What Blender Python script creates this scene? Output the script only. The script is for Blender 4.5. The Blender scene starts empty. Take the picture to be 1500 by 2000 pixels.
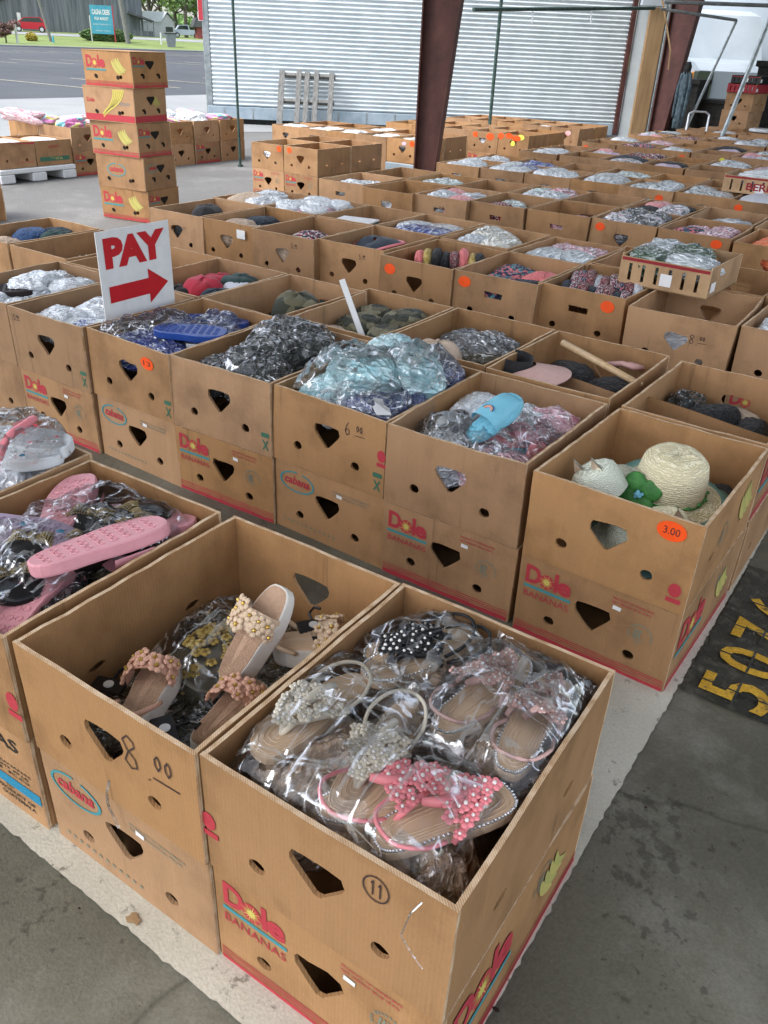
import bpy, math, random
from mathutils import Vector, Matrix, noise
from mathutils.geometry import delaunay_2d_cdt, tessellate_polygon
R=math.radians; PI=math.pi
scene=bpy.context.scene
COL=scene.collection
rng=random.Random(7)

# ------------------------------------------------------------------ camera
CX,CY,CZ=0.6349,-0.5378,1.3078
PITCH,YAW,ROLL,FPX=0.5178,-0.5851,0.0470,1595.5
fw=Vector((math.sin(YAW)*math.cos(PITCH),math.cos(YAW)*math.cos(PITCH),-math.sin(PITCH)))
rt=Vector((math.cos(YAW),-math.sin(YAW),0)); up=rt.cross(fw)
rt2=rt*math.cos(ROLL)+up*math.sin(ROLL); up2=-rt*math.sin(ROLL)+up*math.cos(ROLL)
cam=bpy.data.cameras.new('camera'); cam_o=bpy.data.objects.new('camera',cam); COL.objects.link(cam_o)
M=Matrix((rt2,up2,-fw)).transposed().to_4x4(); M.translation=Vector((CX,CY,CZ)); cam_o.matrix_world=M
cam.sensor_fit='VERTICAL'; cam.sensor_height=24.0; cam.lens=24.0*FPX/2000.0
cam.clip_start=0.02; cam.clip_end=3000
cam.dof.use_dof=False
scene.camera=cam_o
scene.render.resolution_x=768; scene.render.resolution_y=1024
# ------------------------------------------------------------------ world, sun, exposure
SUN_EL,SUN_AZ=R(56),R(-150)      # azimuth measured from +y towards +x
w=bpy.data.worlds.new('World'); scene.world=w; w.use_nodes=True
nt=w.node_tree; nt.nodes.clear()
sky=nt.nodes.new('ShaderNodeTexSky'); sky.sky_type='NISHITA'; sky.sun_disc=False
sky.sun_elevation=SUN_EL; sky.sun_rotation=SUN_AZ; sky.air_density=1.0; sky.dust_density=3.0; sky.ozone_density=1.0; sky.altitude=100
hs=nt.nodes.new('ShaderNodeHueSaturation'); hs.inputs['Saturation'].default_value=0.45
bg=nt.nodes.new('ShaderNodeBackground'); bg.inputs[1].default_value=0.15
wo=nt.nodes.new('ShaderNodeOutputWorld')
nt.links.new(sky.outputs[0],hs.inputs['Color']); nt.links.new(hs.outputs[0],bg.inputs[0]); nt.links.new(bg.outputs[0],wo.inputs[0])
sd=bpy.data.lights.new('sun','SUN'); sd.energy=.75; sd.angle=R(16); sd.color=(1.0,0.96,0.9)
so=bpy.data.objects.new('sun',sd); COL.objects.link(so)
sdir=Vector((math.sin(SUN_AZ)*math.cos(SUN_EL),math.cos(SUN_AZ)*math.cos(SUN_EL),math.sin(SUN_EL)))
so.rotation_euler=sdir.to_track_quat('Z','Y').to_euler(); so.location=(0,0,30)
scene.view_settings.view_transform='Standard'; scene.view_settings.look='None'
scene.view_settings.exposure=1.66; scene.view_settings.gamma=1.0
scene.render.engine='CYCLES'
scene.cycles.max_bounces=8; scene.cycles.transparent_max_bounces=12; scene.cycles.diffuse_bounces=4
scene.cycles.glossy_bounces=3; scene.cycles.transmission_bounces=4; scene.cycles.caustics_reflective=False; scene.cycles.caustics_refractive=False

# ------------------------------------------------------------------ materials
MATS={}
def newmat(name):
    m=bpy.data.materials.new(name); m.use_nodes=True
    b=m.node_tree.nodes['Principled BSDF']; return m,m.node_tree,b
def N(nt,t,**k):
    n=nt.nodes.new(t)
    for a,v in k.items():
        if a in n.inputs.keys(): n.inputs[a].default_value=v
        else: setattr(n,a,v)
    return n
def ramp(nt,src,stops):
    r=nt.nodes.new('ShaderNodeValToRGB'); e=r.color_ramp.elements
    while len(e)<len(stops): e.new(0.5)
    for i,(p,c) in enumerate(stops):
        e[i].position=p; e[i].color=(c[0],c[1],c[2],1) if hasattr(c,'__len__') else (c,c,c,1)
    nt.links.new(src,r.inputs[0]); return r
def mapping(nt,scale=(1,1,1),coord='Object'):
    tc=N(nt,'ShaderNodeTexCoord'); mp=N(nt,'ShaderNodeMapping'); mp.inputs['Scale'].default_value=scale
    nt.links.new(tc.outputs[coord],mp.inputs[0]); return mp.outputs[0]
def noise_mat(name,c1,c2,scale=8,rough=0.8,bump=0.2,detail=6,stretch=(1,1,1),bscale=None,spec=0.3,metal=0,lo=.35,hi=.65,dist=0.01,coat=0,sheen=0,rnd=0.0):
    m,t,b=newmat(name)
    v=mapping(t,stretch); n=N(t,'ShaderNodeTexNoise',Scale=scale,Detail=detail,Roughness=.6); t.links.new(v,n.inputs['Vector'])
    r=ramp(t,n.outputs['Fac'],[(lo,c1),(hi,c2)]); col=r.outputs[0]
    if rnd:
        oi=N(t,'ShaderNodeObjectInfo'); hsn=N(t,'ShaderNodeHueSaturation'); mr=N(t,'ShaderNodeMapRange')
        mr.inputs['To Min'].default_value=1-rnd; mr.inputs['To Max'].default_value=1+rnd
        t.links.new(oi.outputs['Random'],mr.inputs[0]); t.links.new(mr.outputs[0],hsn.inputs['Value']); t.links.new(col,hsn.inputs['Color']); col=hsn.outputs[0]
    t.links.new(col,b.inputs['Base Color'])
    b.inputs['Roughness'].default_value=rough; b.inputs['Specular IOR Level'].default_value=spec; b.inputs['Metallic'].default_value=metal
    b.inputs['Coat Weight'].default_value=coat; b.inputs['Coat Roughness'].default_value=.08; b.inputs['Sheen Weight'].default_value=sheen
    if bump:
        n2=N(t,'ShaderNodeTexNoise',Scale=bscale or scale*4,Detail=4); t.links.new(v,n2.inputs['Vector'])
        bp=N(t,'ShaderNodeBump',Strength=bump,Distance=dist); t.links.new(n2.outputs['Fac'],bp.inputs['Height']); t.links.new(bp.outputs[0],b.inputs['Normal'])
    MATS[name]=m; return m
def flat(name,c,rough=.7,**k):
    return noise_mat(name,[x*.9 for x in c],c,scale=k.pop('scale',20),rough=rough,bump=k.pop('bump',.05),**k)

def cardboard(name,c,dark=.66):
    m,t,b=newmat(name)
    tc=N(t,'ShaderNodeTexCoord'); sx=N(t,'ShaderNodeSeparateXYZ'); t.links.new(tc.outputs['Object'],sx.inputs[0])
    oi=N(t,'ShaderNodeObjectInfo')
    ad=N(t,'ShaderNodeMath',operation='ADD'); t.links.new(sx.outputs[0],ad.inputs[0]); t.links.new(sx.outputs[1],ad.inputs[1])
    mu=N(t,'ShaderNodeMath',operation='MULTIPLY'); mu.inputs[1].default_value=37.0; t.links.new(oi.outputs['Random'],mu.inputs[0])
    cb=N(t,'ShaderNodeCombineXYZ'); t.links.new(ad.outputs[0],cb.inputs[0]); t.links.new(mu.outputs[0],cb.inputs[1]); 
    sz=N(t,'ShaderNodeMath',operation='MULTIPLY'); sz.inputs[1].default_value=.06; t.links.new(sx.outputs[2],sz.inputs[0]); t.links.new(sz.outputs[0],cb.inputs[2])
    # vertical creases
    n1=N(t,'ShaderNodeTexNoise',Scale=26,Detail=3,Roughness=.7); t.links.new(cb.outputs[0],n1.inputs['Vector'])
    r1=ramp(t,n1.outputs['Fac'],[(0.30,.72),(0.37,.95),(0.6,1.0),(.70,1.08)])
    # blotches
    va=N(t,'ShaderNodeVectorMath',operation='ADD'); t.links.new(tc.outputs['Object'],va.inputs[0])
    cr=N(t,'ShaderNodeCombineXYZ'); t.links.new(mu.outputs[0],cr.inputs[0]); t.links.new(cr.outputs[0],va.inputs[1])
    n2=N(t,'ShaderNodeTexNoise',Scale=5.5,Detail=7,Roughness=.62); t.links.new(va.outputs[0],n2.inputs['Vector'])
    r2=ramp(t,n2.outputs['Fac'],[(0.3,(c[0]*dark,c[1]*dark*.97,c[2]*dark*.93)),(0.52,c),(0.75,(c[0]*1.08,c[1]*1.08,c[2]*1.1))])
    mx=N(t,'ShaderNodeMixRGB',blend_type='MULTIPLY',Fac=1.0); t.links.new(r2.outputs[0],mx.inputs[1]); t.links.new(r1.outputs[0],mx.inputs[2])
    n3=N(t,'ShaderNodeTexNoise',Scale=260,Detail=2); t.links.new(tc.outputs['Object'],n3.inputs['Vector'])
    r3=ramp(t,n3.outputs['Fac'],[(0.3,.9),(0.7,1.06)])
    mx2=N(t,'ShaderNodeMixRGB',blend_type='MULTIPLY',Fac=.6); t.links.new(mx.outputs[0],mx2.inputs[1]); t.links.new(r3.outputs[0],mx2.inputs[2])
    hsn=N(t,'ShaderNodeHueSaturation'); 
    for out,lo,hi,off in (('Value',.80,1.10,1.0),('Saturation',.90,1.04,7.3)):
        f=N(t,'ShaderNodeMath',operation='MULTIPLY'); f.inputs[1].default_value=off; fr=N(t,'ShaderNodeMath',operation='FRACT')
        mr=N(t,'ShaderNodeMapRange'); mr.inputs['To Min'].default_value=lo; mr.inputs['To Max'].default_value=hi
        t.links.new(oi.outputs['Random'],f.inputs[0]); t.links.new(f.outputs[0],fr.inputs[0]); t.links.new(fr.outputs[0],mr.inputs[0]); t.links.new(mr.outputs[0],hsn.inputs[out])
    t.links.new(mx2.outputs[0],hsn.inputs['Color']); t.links.new(hsn.outputs[0],b.inputs['Base Color'])
    # flute bump
    n4=N(t,'ShaderNodeMath',operation='SINE'); s4=N(t,'ShaderNodeMath',operation='MULTIPLY'); s4.inputs[1].default_value=900.0
    t.links.new(ad.outputs[0],s4.inputs[0]); t.links.new(s4.outputs[0],n4.inputs[0])
    sc=N(t,'ShaderNodeMath',operation='MULTIPLY'); sc.inputs[1].default_value=.10; t.links.new(n4.outputs[0],sc.inputs[0])
    a1=N(t,'ShaderNodeMath',operation='ADD'); t.links.new(sc.outputs[0],a1.inputs[0]); t.links.new(r1.outputs[0],a1.inputs[1])
    a2=N(t,'ShaderNodeMath',operation='ADD'); t.links.new(a1.outputs[0],a2.inputs[0]); t.links.new(n2.outputs['Fac'],a2.inputs[1])
    bp=N(t,'ShaderNodeBump',Strength=.35,Distance=.004); t.links.new(a2.outputs[0],bp.inputs['Height']); t.links.new(bp.outputs[0],b.inputs['Normal'])
    b.inputs['Roughness'].default_value=.62; b.inputs['Specular IOR Level'].default_value=.35
    MATS[name]=m; return m
CARD=(.405,.222,.099)
cardboard('cardboard',CARD)
cardboard('cardboard_pale',(.50,.31,.16))
def edge_mat():
    m,t,b=newmat('cardboard_edge')
    tc=N(t,'ShaderNodeTexCoord'); sx=N(t,'ShaderNodeSeparateXYZ'); t.links.new(tc.outputs['Object'],sx.inputs[0])
    ad=N(t,'ShaderNodeMath',operation='ADD'); t.links.new(sx.outputs[0],ad.inputs[0]); t.links.new(sx.outputs[1],ad.inputs[1])
    s=N(t,'ShaderNodeMath',operation='MULTIPLY'); s.inputs[1].default_value=1500; t.links.new(ad.outputs[0],s.inputs[0])
    si=N(t,'ShaderNodeMath',operation='SINE'); t.links.new(s.outputs[0],si.inputs[0])
    n=N(t,'ShaderNodeTexNoise',Scale=45,Detail=4); t.links.new(tc.outputs['Object'],n.inputs['Vector'])
    a=N(t,'ShaderNodeMath',operation='MULTIPLY'); a.inputs[1].default_value=.13; t.links.new(si.outputs[0],a.inputs[0])
    a2=N(t,'ShaderNodeMath',operation='ADD'); t.links.new(a.outputs[0],a2.inputs[0]); t.links.new(n.outputs['Fac'],a2.inputs[1])
    r=ramp(t,a2.outputs[0],[(.25,(.36,.21,.10)),(.5,(.58,.40,.24)),(.8,(.70,.56,.40))])
    t.links.new(r.outputs[0],b.inputs['Base Color']); b.inputs['Roughness'].default_value=.85
    MATS['edge']=m
edge_mat()
flat('print_red',(.46,.045,.06),rough=.6,scale=60); flat('print_teal',(.06,.27,.30),rough=.6); flat('print_yellow',(.60,.50,.12),rough=.6)
flat('print_yellow_green',(.42,.40,.12),rough=.7); flat('print_black',(.03,.025,.02),rough=.6); flat('print_faint_teal',(.22,.24,.18),rough=.7); flat('print_green',(.05,.16,.10),rough=.6)
flat('print_blue',(.02,.22,.36),rough=.6); flat('print_pale_yellow',(.50,.43,.13),rough=.7)
flat('sticker_orange',(.95,.10,.015),rough=.45); flat('label_white',(.8,.8,.8),rough=.5); flat('marker',(.05,.03,.03),rough=.5)
flat('yellow_note',(.75,.72,.12),rough=.6); flat('void',(.015,.012,.01),rough=.9)
# thin fold lines of clear plastic: bright reflection streaks put in as extra gloss and whitening
def creases(t,v,sc,w=.035):
    outs=[]
    for k,(st,rz) in enumerate((((1,.22,1),.5),((.25,1,1),-.4))):
        mp=N(t,'ShaderNodeMapping'); mp.inputs['Scale'].default_value=st; mp.inputs['Rotation'].default_value=(0,0,rz); t.links.new(v,mp.inputs[0])
        n=N(t,'ShaderNodeTexNoise',Scale=sc*(1+.35*k),Detail=2.5,Roughness=.55,Distortion=.9); t.links.new(mp.outputs[0],n.inputs['Vector'])
        r=ramp(t,n.outputs['Fac'],[(.5-w,0),(.5,1),(.5+w*.25,0)]); outs.append(r.outputs[0])
    mx=N(t,'ShaderNodeMath',operation='MAXIMUM'); t.links.new(outs[0],mx.inputs[0]); t.links.new(outs[1],mx.inputs[1]); return mx.outputs[0]
# plastic film
def film(name,tint=(1,1,1),gloss=.36,haze=.004,bscale=20,strength=.38,rough=.06):
    m,t,b=newmat(name); t.nodes.remove(b)
    out=[n for n in t.nodes if n.type=='OUTPUT_MATERIAL'][0]
    v=mapping(t,(1,1,1)); w1=N(t,'ShaderNodeTexNoise',Scale=bscale*.35,Detail=2); t.links.new(v,w1.inputs['Vector'])
    vm=N(t,'ShaderNodeVectorMath',operation='SCALE'); vm.inputs['Scale'].default_value=.14; t.links.new(w1.outputs['Color'],vm.inputs[0])
    va=N(t,'ShaderNodeVectorMath',operation='ADD'); t.links.new(v,va.inputs[0]); t.links.new(vm.outputs[0],va.inputs[1])
    vo=N(t,'ShaderNodeTexVoronoi',feature='DISTANCE_TO_EDGE',Scale=bscale); t.links.new(va.outputs[0],vo.inputs['Vector'])
    n=N(t,'ShaderNodeTexNoise',Scale=bscale*1.4,Detail=5,Roughness=.6); t.links.new(va.outputs[0],n.inputs['Vector'])
    r=ramp(t,vo.outputs['Distance'],[(0,1),(.16,0)])
    a=N(t,'ShaderNodeMath',operation='MULTIPLY'); a.inputs[1].default_value=.45; t.links.new(r.outputs[0],a.inputs[0])
    a2=N(t,'ShaderNodeMath',operation='ADD'); t.links.new(a.outputs[0],a2.inputs[0]); t.links.new(n.outputs['Fac'],a2.inputs[1])
    bp=N(t,'ShaderNodeBump',Strength=strength,Distance=.004); t.links.new(a2.outputs[0],bp.inputs['Height'])
    g=N(t,'ShaderNodeBsdfGlossy',Roughness=rough); g.inputs['Color'].default_value=(.95,.97,1,1); t.links.new(bp.outputs[0],g.inputs['Normal'])
    tr=N(t,'ShaderNodeBsdfTransparent'); tr.inputs[0].default_value=(tint[0],tint[1],tint[2],1)
    df=N(t,'ShaderNodeBsdfDiffuse'); df.inputs[0].default_value=(.8,.83,.86,1)
    m1=N(t,'ShaderNodeMixShader'); m1.inputs[0].default_value=haze; t.links.new(tr.outputs[0],m1.inputs[1]); t.links.new(df.outputs[0],m1.inputs[2])
    fr=N(t,'ShaderNodeFresnel',IOR=1.5); 
    f2=N(t,'ShaderNodeMath',operation='MULTIPLY_ADD',use_clamp=True); f2.inputs[1].default_value=gloss*1.6; f2.inputs[2].default_value=.0; t.links.new(fr.outputs[0],f2.inputs[0])
    ck=creases(t,v,bscale*.46,.026); cm=N(t,'ShaderNodeMath',operation='MULTIPLY'); cm.inputs[1].default_value=.34+haze*2; t.links.new(ck,cm.inputs[0]); fa=N(t,'ShaderNodeMath',operation='ADD',use_clamp=True); t.links.new(f2.outputs[0],fa.inputs[0]); t.links.new(cm.outputs[0],fa.inputs[1])
    hm=N(t,'ShaderNodeMath',operation='MULTIPLY_ADD'); hm.inputs[1].default_value=.22; hm.inputs[2].default_value=haze; t.links.new(ck,hm.inputs[0]); t.links.new(hm.outputs[0],m1.inputs[0])
    m2=N(t,'ShaderNodeMixShader'); t.links.new(fa.outputs[0],m2.inputs[0]); t.links.new(m1.outputs[0],m2.inputs[1]); t.links.new(g.outputs[0],m2.inputs[2])
    t.links.new(m2.outputs[0],out.inputs[0]); MATS[name]=m
film('film'); film('film_hazy',haze=.02,gloss=.48,bscale=22,strength=.5)
# wrapped goods: colour under crinkled plastic
def wrapped(name,c1,c2,scale=14,coat=1.0,bscale=30,strength=.55,c3=None):
    scale*=.17; bscale*=.115
    m,t,b=newmat(name); v=mapping(t,(1,1,1))
    n=N(t,'ShaderNodeTexNoise',Scale=scale,Detail=4,Roughness=.55,Distortion=.6); t.links.new(v,n.inputs['Vector'])
    st=[(.40,c1),(.58,c2)]
    if c3: st=[(.36,c1),(.48,c2),(.56,c2),(.64,c3)]
    r=ramp(t,n.outputs['Fac'],st); t.links.new(r.outputs[0],b.inputs['Base Color'])
    w1=N(t,'ShaderNodeTexNoise',Scale=bscale*.5,Detail=3,Distortion=1.2); t.links.new(v,w1.inputs['Vector'])
    mp2=mapping(t,(1,.28,1)); vo=N(t,'ShaderNodeTexVoronoi',feature='DISTANCE_TO_EDGE',Scale=bscale)
    vm=N(t,'ShaderNodeVectorMath',operation='SCALE'); vm.inputs['Scale'].default_value=.12; t.links.new(w1.outputs['Color'],vm.inputs[0])
    va=N(t,'ShaderNodeVectorMath',operation='ADD'); t.links.new(mp2,va.inputs[0]); t.links.new(vm.outputs[0],va.inputs[1]); t.links.new(va.outputs[0],vo.inputs['Vector'])
    rr=ramp(t,vo.outputs['Distance'],[(0,1),(.2,0)])
    a=N(t,'ShaderNodeMath',operation='MULTIPLY'); a.inputs[1].default_value=.5; t.links.new(rr.outputs[0],a.inputs[0])
    a2=N(t,'ShaderNodeMath',operation='ADD'); t.links.new(a.outputs[0],a2.inputs[0]); t.links.new(w1.outputs['Fac'],a2.inputs[1])
    bp=N(t,'ShaderNodeBump',Strength=strength,Distance=.16); t.links.new(a2.outputs[0],bp.inputs['Height'])
    t.links.new(bp.outputs[0],b.inputs['Coat Normal']); 
    bp2=N(t,'ShaderNodeBump',Strength=.4,Distance=.08); t.links.new(a2.outputs[0],bp2.inputs['Height']); t.links.new(bp2.outputs[0],b.inputs['Normal'])
    b.inputs['Coat Weight'].default_value=coat; b.inputs['Coat IOR'].default_value=1.6; b.inputs['Coat Roughness'].default_value=.10; b.inputs['Roughness'].default_value=.7
    out=[n for n in t.nodes if n.type=='OUTPUT_MATERIAL'][0]; ck=creases(t,v,bscale*.42,.036); cm=N(t,'ShaderNodeMath',operation='MULTIPLY'); cm.inputs[1].default_value=.5; t.links.new(ck,cm.inputs[0])
    g=N(t,'ShaderNodeBsdfGlossy',Roughness=.32); g.inputs['Color'].default_value=(.95,.97,1,1); t.links.new(bp.outputs[0],g.inputs['Normal']); m2=N(t,'ShaderNodeMixShader'); t.links.new(cm.outputs[0],m2.inputs[0]); t.links.new(b.outputs[0],m2.inputs[1]); t.links.new(g.outputs[0],m2.inputs[2]); t.links.new(m2.outputs[0],out.inputs[0])
    MATS[name]=m
wrapped('wrap_black',(.008,.009,.009),(.035,.042,.038),strength=1.0); wrapped('wrap_white',(.58,.63,.68),(.80,.84,.88),strength=.4); wrapped('wrap_blue',(.02,.04,.2),(.05,.08,.32),c3=(.5,.55,.65))
wrapped('wrap_aqua',(.30,.55,.60),(.48,.70,.72),scale=6,strength=.35); wrapped('wrap_navy',(.02,.03,.12),(.10,.13,.30)); wrapped('wrap_silver',(.30,.34,.36),(.60,.65,.68),c3=(.80,.82,.85))
wrapped('wrap_pink',(.5,.18,.24),(.72,.45,.5),c3=(.75,.75,.78)); wrapped('wrap_green',(.02,.05,.03),(.10,.16,.11),c3=(.5,.55,.52)); wrapped('wrap_grey',(.08,.08,.085),(.18,.19,.20),scale=5)
wrapped('wrap_olive',(.03,.028,.018),(.10,.085,.05)); wrapped('wrap_tan',(.30,.21,.14),(.55,.40,.28),c3=(.7,.6,.5)); wrapped('wrap_cream',(.6,.57,.48),(.75,.74,.66))
wrapped('wrap_mint',(.35,.6,.55),(.7,.75,.75),c3=(.15,.45,.3)); wrapped('wrap_mixed',(.1,.1,.14),(.65,.66,.7),scale=20,c3=(.7,.3,.33))
def cloth(name,c1,c2,scale=30,c3=None,rough=.9,unit=False):
    if not unit: cloth(name+'_u',c1,c2,scale*.13,c3,rough,True)
    m,t,b=newmat(name); v=mapping(t,(1,1,1))
    vo=N(t,'ShaderNodeTexVoronoi',Scale=scale); t.links.new(v,vo.inputs['Vector'])
    sp=N(t,'ShaderNodeSeparateColor'); t.links.new(vo.outputs['Color'],sp.inputs[0])
    st=[(.3,c1),(.6,c2)]
    if c3: st=[(.3,c1),(.45,c2),(.6,c2),(.7,c3)]
    r=ramp(t,sp.outputs[0],st); r.color_ramp.interpolation='CONSTANT' if c3 else 'LINEAR'
    t.links.new(r.outputs[0],b.inputs['Base Color']); b.inputs['Roughness'].default_value=rough; b.inputs['Sheen Weight'].default_value=.1
    n=N(t,'ShaderNodeTexNoise',Scale=7 if unit else 55,Detail=3); t.links.new(v,n.inputs['Vector']); bp=N(t,'ShaderNodeBump',Strength=.5,Distance=.05 if unit else .006); t.links.new(n.outputs['Fac'],bp.inputs['Height']); t.links.new(bp.outputs[0],b.inputs['Normal'])
    MATS[name]=m
cloth('cloth_camo',(.03,.035,.02),(.12,.11,.06),18,(.22,.2,.12)); cloth('cloth_black',(.012,.012,.014),(.02,.02,.022)); cloth('cloth_red',(.42,.02,.04),(.50,.03,.06),4)
cloth('cloth_navy',(.01,.02,.035),(.02,.035,.055)); cloth('cloth_darkgreen',(.012,.04,.04),(.02,.06,.055)); cloth('cloth_white',(.62,.64,.70),(.72,.74,.78),6)
cloth('cloth_pattern',(.02,.02,.05),(.35,.04,.08),90,(.75,.68,.66)); cloth('cloth_stripe',(.03,.02,.03),(.60,.45,.42),120,(.35,.02,.04)); cloth('cloth_multi',(.03,.03,.08),(.1,.3,.32),70,(.7,.2,.22))
cloth('cloth_pink',(.75,.35,.36),(.8,.45,.45),6); cloth('cloth_coral',(.85,.22,.22),(.9,.28,.28),5); cloth('cloth_orange',(.85,.17,.06),(.9,.25,.1),60); cloth('cloth_beige',(.5,.38,.28),(.58,.45,.34),8)
cloth('cloth_blue',(.02,.06,.16),(.04,.10,.24),6); cloth('cloth_gold',(.5,.35,.08),(.6,.45,.15),20); cloth('cloth_rainbow',(.8,.3,.6),(.3,.7,.8),14,(.8,.75,.3)); cloth('cloth_lilac',(.5,.4,.55),(.62,.5,.6),12)
cloth('cloth_green_tag',(.15,.6,.15),(.2,.7,.2),8)

# ------------------------------------------------------------------ mesh helper
class MB:
    def __init__(s): s.v=[]; s.f=[]; s.m=[]; s.mats=[]
    def mi(s,mat):
        if mat not in s.mats: s.mats.append(mat)
        return s.mats.index(mat)
    def add(s,vs,fs,mat,xf=None):
        o=len(s.v); k=s.mi(mat)
        s.v+= [tuple(xf@Vector(p)) for p in vs] if xf is not None else [tuple(p) for p in vs]
        s.f+= [tuple(i+o for i in f) for f in fs]; s.m+= [k]*len(fs)
    def box(s,x0,x1,y0,y1,z0,z1,mat,xf=None):
        v=[(x0,y0,z0),(x1,y0,z0),(x1,y1,z0),(x0,y1,z0),(x0,y0,z1),(x1,y0,z1),(x1,y1,z1),(x0,y1,z1)]
        s.add(v,[(0,3,2,1),(4,5,6,7),(0,1,5,4),(1,2,6,5),(2,3,7,6),(3,0,4,7)],mat,xf)
    def bbox(s,x0,x1,y0,y1,z0,z1,mat,b=.004,xf=None):   # chamfered box
        pr=[(x0+b,y0),(x1-b,y0),(x1,y0+b),(x1,y1-b),(x1-b,y1),(x0+b,y1),(x0,y1-b),(x0,y0+b)]
        ins=[(x0+2*b,y0+b),(x1-2*b,y0+b),(x1-b,y0+2*b),(x1-b,y1-2*b),(x1-2*b,y1-b),(x0+2*b,y1-b),(x0+b,y1-2*b),(x0+b,y0+2*b)]
        L=[[(x,y,z0) for x,y in ins],[(x,y,z0+b) for x,y in pr],[(x,y,z1-b) for x,y in pr],[(x,y,z1) for x,y in ins]]
        s.loft(L,mat,xf,cap=True)
    def loft(s,rings,mat,xf=None,cap=True,closed=True):
        n=len(rings[0]); v=[p for r in rings for p in r]; f=[]
        for i in range(len(rings)-1):
            for j in range(n if closed else n-1):
                k=(j+1)%n; f.append((i*n+j,i*n+k,(i+1)*n+k,(i+1)*n+j))
        if cap: f.append(tuple(range(n))[::-1]); f.append(tuple((len(rings)-1)*n+j for j in range(n)))
        s.add(v,f,mat,xf)
    def tube(s,pts,r,mat,n=8,xf=None,cap=True):
        pts=[Vector(p) for p in pts]; rings=[]; prev=None
        rr=r if hasattr(r,'__len__') else [r]*len(pts)
        for i,p in enumerate(pts):
            d=(pts[min(i+1,len(pts)-1)]-pts[max(i-1,0)])
            if d.length<1e-9: d=Vector((0,0,1))
            d.normalize()
            a=prev if prev is not None else (Vector((0,0,1)) if abs(d.z)<.9 else Vector((1,0,0)))
            u=(a-d*a.dot(d)); 
            if u.length<1e-6: u=d.orthogonal()
            u.normalize(); w_=d.cross(u); prev=u
            rings.append([tuple(p+(u*math.cos(2*PI*j/n)+w_*math.sin(2*PI*j/n))*rr[i]) for j in range(n)])
        s.loft(rings,mat,xf,cap)
    def sphere(s,c,r,mat,nu=8,nv=5,xf=None):
        rx,ry,rz=r if hasattr(r,'__len__') else (r,r,r)
        v=[(c[0],c[1],c[2]-rz)]; f=[]
        for i in range(1,nv):
            ph=-PI/2+PI*i/nv
            for j in range(nu): a=2*PI*j/nu; v.append((c[0]+rx*math.cos(ph)*math.cos(a),c[1]+ry*math.cos(ph)*math.sin(a),c[2]+rz*math.sin(ph)))
        v.append((c[0],c[1],c[2]+rz)); T=len(v)-1
        for j in range(nu):
            k=(j+1)%nu; f.append((0,1+k,1+j)); f.append((T,T-nu+j,T-nu+k))
            for i in range(nv-2): f.append((1+i*nu+j,1+i*nu+k,1+(i+1)*nu+k,1+(i+1)*nu+j))
        s.add(v,f,mat,xf)
    def grid(s,fn,nu,nv,mat,xf=None):
        v=[fn(i/nu,j/nv) for j in range(nv+1) for i in range(nu+1)]
        f=[(j*(nu+1)+i,j*(nu+1)+i+1,(j+1)*(nu+1)+i+1,(j+1)*(nu+1)+i) for j in range(nv) for i in range(nu)]
        s.add(v,f,mat,xf)
    def poly(s,pts,mat,z0=0,z1=.001,xf=None):
        n=len(pts); tris=tessellate_polygon([[Vector((p[0],p[1],0)) for p in pts]])
        a=sum(pts[i][0]*pts[(i+1)%n][1]-pts[(i+1)%n][0]*pts[i][1] for i in range(n))
        v=[(x,y,z0) for x,y in pts]+[(x,y,z1) for x,y in pts]
        f=[]
        for t in tris:
            n3=(Vector(pts[t[1]]).to_3d()-Vector(pts[t[0]]).to_3d()).cross(Vector(pts[t[2]]).to_3d()-Vector(pts[t[0]]).to_3d()).z
            tt=t if n3>0 else t[::-1]
            f.append(tuple(i+n for i in tt)); f.append(tuple(tt[::-1]))
        for i in range(n):
            j=(i+1)%n; f.append((i,j,j+n,i+n) if a>0 else (j,i,i+n,j+n))
        s.add(v,f,mat,xf)
    def mesh(s,name,smooth=False,deform=None):
        me=bpy.data.meshes.new(name)
        vs=[deform(Vector(p)) for p in s.v] if deform else s.v
        me.from_pydata([tuple(p) for p in vs],[],s.f)
        for mt in s.mats: me.materials.append(MATS[mt])
        me.polygons.foreach_set('material_index',s.m)
        if smooth: me.polygons.foreach_set('use_smooth',[True]*len(s.f))
        me.update(); return me
    def build(s,name,parent=None,smooth=False,deform=None,loc=None,rz=0,auto=None):
        me=s.mesh(name,smooth,deform); o=bpy.data.objects.new(name,me); COL.objects.link(o)
        if auto is not None: 
            try: me.set_sharp_from_angle(angle=R(auto))
            except Exception: pass
        if parent is not None: o.parent=parent
        if loc is not None: o.location=loc
        o.rotation_euler.z=rz
        return o
def empty(name,loc=(0,0,0),rz=0,rot=None):
    o=bpy.data.objects.new(name,None); COL.objects.link(o); o.location=loc; o.rotation_euler=rot if rot else (0,0,rz); o.empty_display_size=.05; return o
def tag(o,label=None,cat=None,group=None,kind=None):
    if label: o['label']=label
    if cat: o['category']=cat
    if group: o['group']=group
    if kind: o['kind']=kind
    return o
def copy_tree(o,parent=None):
    c=o.copy(); COL.objects.link(c); c.parent=parent
    for ch in [x for x in bpy.data.objects if x.parent==o and x is not c]: copy_tree(ch,c)
    return c
def frame(o,ux,uy):
    ux=Vector(ux); uy=Vector(uy); n=ux.cross(uy)
    m=Matrix((ux,uy,n)).transposed().to_4x4(); m.translation=Vector(o); return m
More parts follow.
